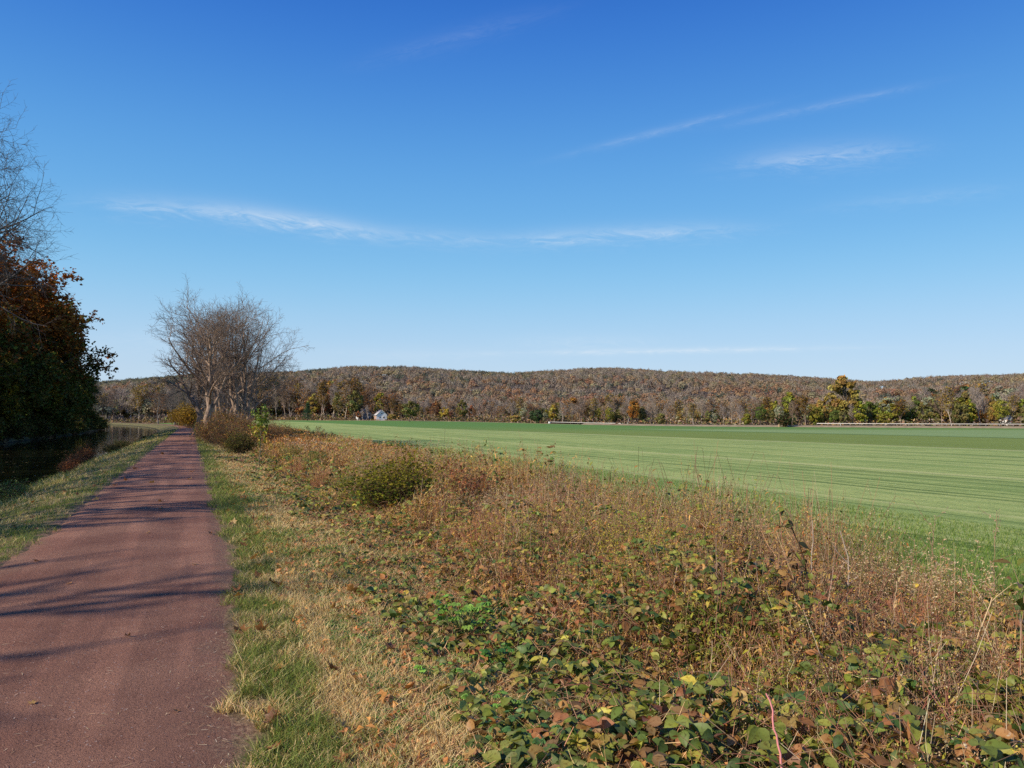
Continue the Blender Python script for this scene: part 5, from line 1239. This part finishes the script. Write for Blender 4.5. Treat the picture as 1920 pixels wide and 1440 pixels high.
# ------------------------------------------------------------------ world, sun, camera
w = bpy.data.worlds.new('World'); scene.world = w; w.use_nodes = True; nt = w.node_tree; nt.nodes.clear(); n = N(nt)
sky = n('ShaderNodeTexSky', sky_type='NISHITA', sun_disc=False, sun_elevation=SUN_EL, sun_rotation=SUN_AZ, altitude=0.0, air_density=1.0, dust_density=.35, ozone_density=2.2)
tc = n('ShaderNodeTexCoord').outputs['Generated']
sp = n('ShaderNodeSeparateXYZ', {0: tc}); Yv = n.math('MAXIMUM', sp.outputs[1], .05)
A = n.math('DIVIDE', sp.outputs[0], Yv); B = n.math('DIVIDE', sp.outputs[2], Yv); front = n.step(sp.outputs[1], .1, .3)
def tan_b(py): b = (720 - py) / F_PX; return (math.sin(PITCH) + b * math.cos(PITCH)) / (math.cos(PITCH) - b * math.sin(PITCH))
tot = None
for (x0, y0, x1, y1, wd, amt, scl) in [(360, 388, 740, 440, 15, .62, 1.0), (120, 372, 520, 402, 18, .28, 1.0), (600, 428, 980, 452, 15, .20, 1.0), (860, 452, 1460, 424, 14, .38, 1.0), (1350, 308, 1760, 272, 20, .32, 1.0),
                                       (1030, 300, 1480, 185, 7, .15, .5), (1330, 245, 1790, 148, 7, .15, .5), (640, 128, 1080, 5, 16, .07, .6), (860, 664, 1660, 651, 4.5, .55, .25), (900, 640, 1300, 640, 14, .15, .6), (1500, 395, 1960, 345, 14, .10, .6), (100, 640, 520, 625, 22, .12, .8), (560, 660, 1000, 668, 14, .12, .8)]:
    xc, yc = (x0 + x1) / 2, (y0 + y1) / 2; ang = math.atan2(-(y1 - y0), x1 - x0); hl = math.hypot(x1 - x0, y1 - y0) / 2 / F_PX
    dx = n.math('SUBTRACT', A, (xc - 960) / F_PX); dy = n.math('SUBTRACT', B, tan_b(yc))
    l = n.math('ADD', n.math('MULTIPLY', dx, math.cos(ang)), n.math('MULTIPLY', dy, math.sin(ang)))
    t = n.math('SUBTRACT', n.math('MULTIPLY', dy, math.cos(ang)), n.math('MULTIPLY', dx, math.sin(ang)))
    v = n('ShaderNodeCombineXYZ', {0: n.math('MULTIPLY', n.math('ADD', l, n.math('MULTIPLY', t, .9)), 22.0), 1: n.math('MULTIPLY', t, 95.0), 2: float(xc)}).outputs[0]
    nz = n.noise(v, 1.0, 8, .68, 1.2)
    t2 = n.math('ADD', t, n.math('MULTIPLY', n.math('SUBTRACT', nz, .5), wd / F_PX * 2.6 * scl))
    e = n.math('ADD', n.math('POWER', n.math('ABSOLUTE', n.math('DIVIDE', l, hl * .75)), 2.6), n.math('POWER', n.math('ABSOLUTE', n.math('DIVIDE', t2, wd * 1.0 / F_PX)), 1.4))
    a = n.math('MULTIPLY', n.math('EXPONENT', n.math('MULTIPLY', e, -1.0)), n.math('MULTIPLY', n.math('ADD', .22, n.math('MULTIPLY', n.step(nz, .28, .80), 1.25)), amt * .80))
    tot = a if tot is None else n.math('ADD', tot, a)
tot = n.math('MULTIPLY', tot, front, clamp=True)
hz = n('ShaderNodeSeparateXYZ', {0: n('ShaderNodeVectorMath', {0: tc}, operation='NORMALIZE').outputs[0]}).outputs[2]
ramp = nt.nodes.new('ShaderNodeValToRGB'); nt.links.new(hz, ramp.inputs[0]); cr = ramp.color_ramp; cr.interpolation = 'B_SPLINE'
def s2l(c): return tuple(((x / 255 + .055) / 1.055) ** 2.4 for x in c)
stops = [(0.0, (203, 222, 238)), (.05, (196, 219, 239)), (.10, (180, 214, 241)), (.165, (144, 203, 240)), (.23, (117, 185, 236)), (.32, (92, 164, 230)), (.41, (66, 136, 219)), (.50, (42, 110, 207)), (.75, (22, 80, 168)), (1.0, (16, 60, 136))]
while len(cr.elements) < len(stops): cr.elements.new(.5)
for e_, (p_, c_) in zip(cr.elements, stops): e_.position = p_; e_.color = (*s2l(c_), 1)
grad = n.mix(1.0, ramp.outputs[0], (10., 10., 10.), 'MULTIPLY')
base_sky = n.mix(.88, n.mix(1.0, sky.outputs[0], (.9, 1.05, 1.35), 'MULTIPLY'), grad)
cs = n.mix(tot, base_sky, (8.2, 8.8, 9.4))
bgn = n('ShaderNodeBackground', {'Color': cs, 'Strength': .10})
out = nt.nodes.new('ShaderNodeOutputWorld'); nt.links.new(bgn.outputs[0], out.inputs[0])

sd = bpy.data.lights.new('sun', 'SUN'); sd.energy = 5.0; sd.angle = math.radians(.53); sd.color = (1.0, .89, .73)
so = bpy.data.objects.new('sun', sd); COL.objects.link(so)
dv = Vector((math.sin(SUN_AZ) * math.cos(SUN_EL), math.cos(SUN_AZ) * math.cos(SUN_EL), math.sin(SUN_EL)))
so.rotation_euler = dv.to_track_quat('Z', 'Y').to_euler(); so.location = (-20, -15, 30)

cd = bpy.data.cameras.new('camera'); co = bpy.data.objects.new('camera', cd); COL.objects.link(co)
cd.sensor_width = 36; cd.lens = F_PX / 1920 * 36; cd.clip_start = .05; cd.clip_end = 9000
co.location = (0, 0, CAMZ); co.rotation_euler = (PI / 2 + PITCH, 0, 0); scene.camera = co

scene.view_settings.view_transform = 'Standard'; scene.view_settings.look = 'None'; scene.view_settings.exposure = 0; scene.view_settings.gamma = 1
cy = scene.cycles; cy.use_denoising = False; cy.max_bounces = 5; cy.diffuse_bounces = 3; cy.glossy_bounces = 3; cy.transmission_bounces = 4; cy.transparent_max_bounces = 4
cy.caustics_reflective = False; cy.caustics_refractive = False
scene.render.film_transparent = False
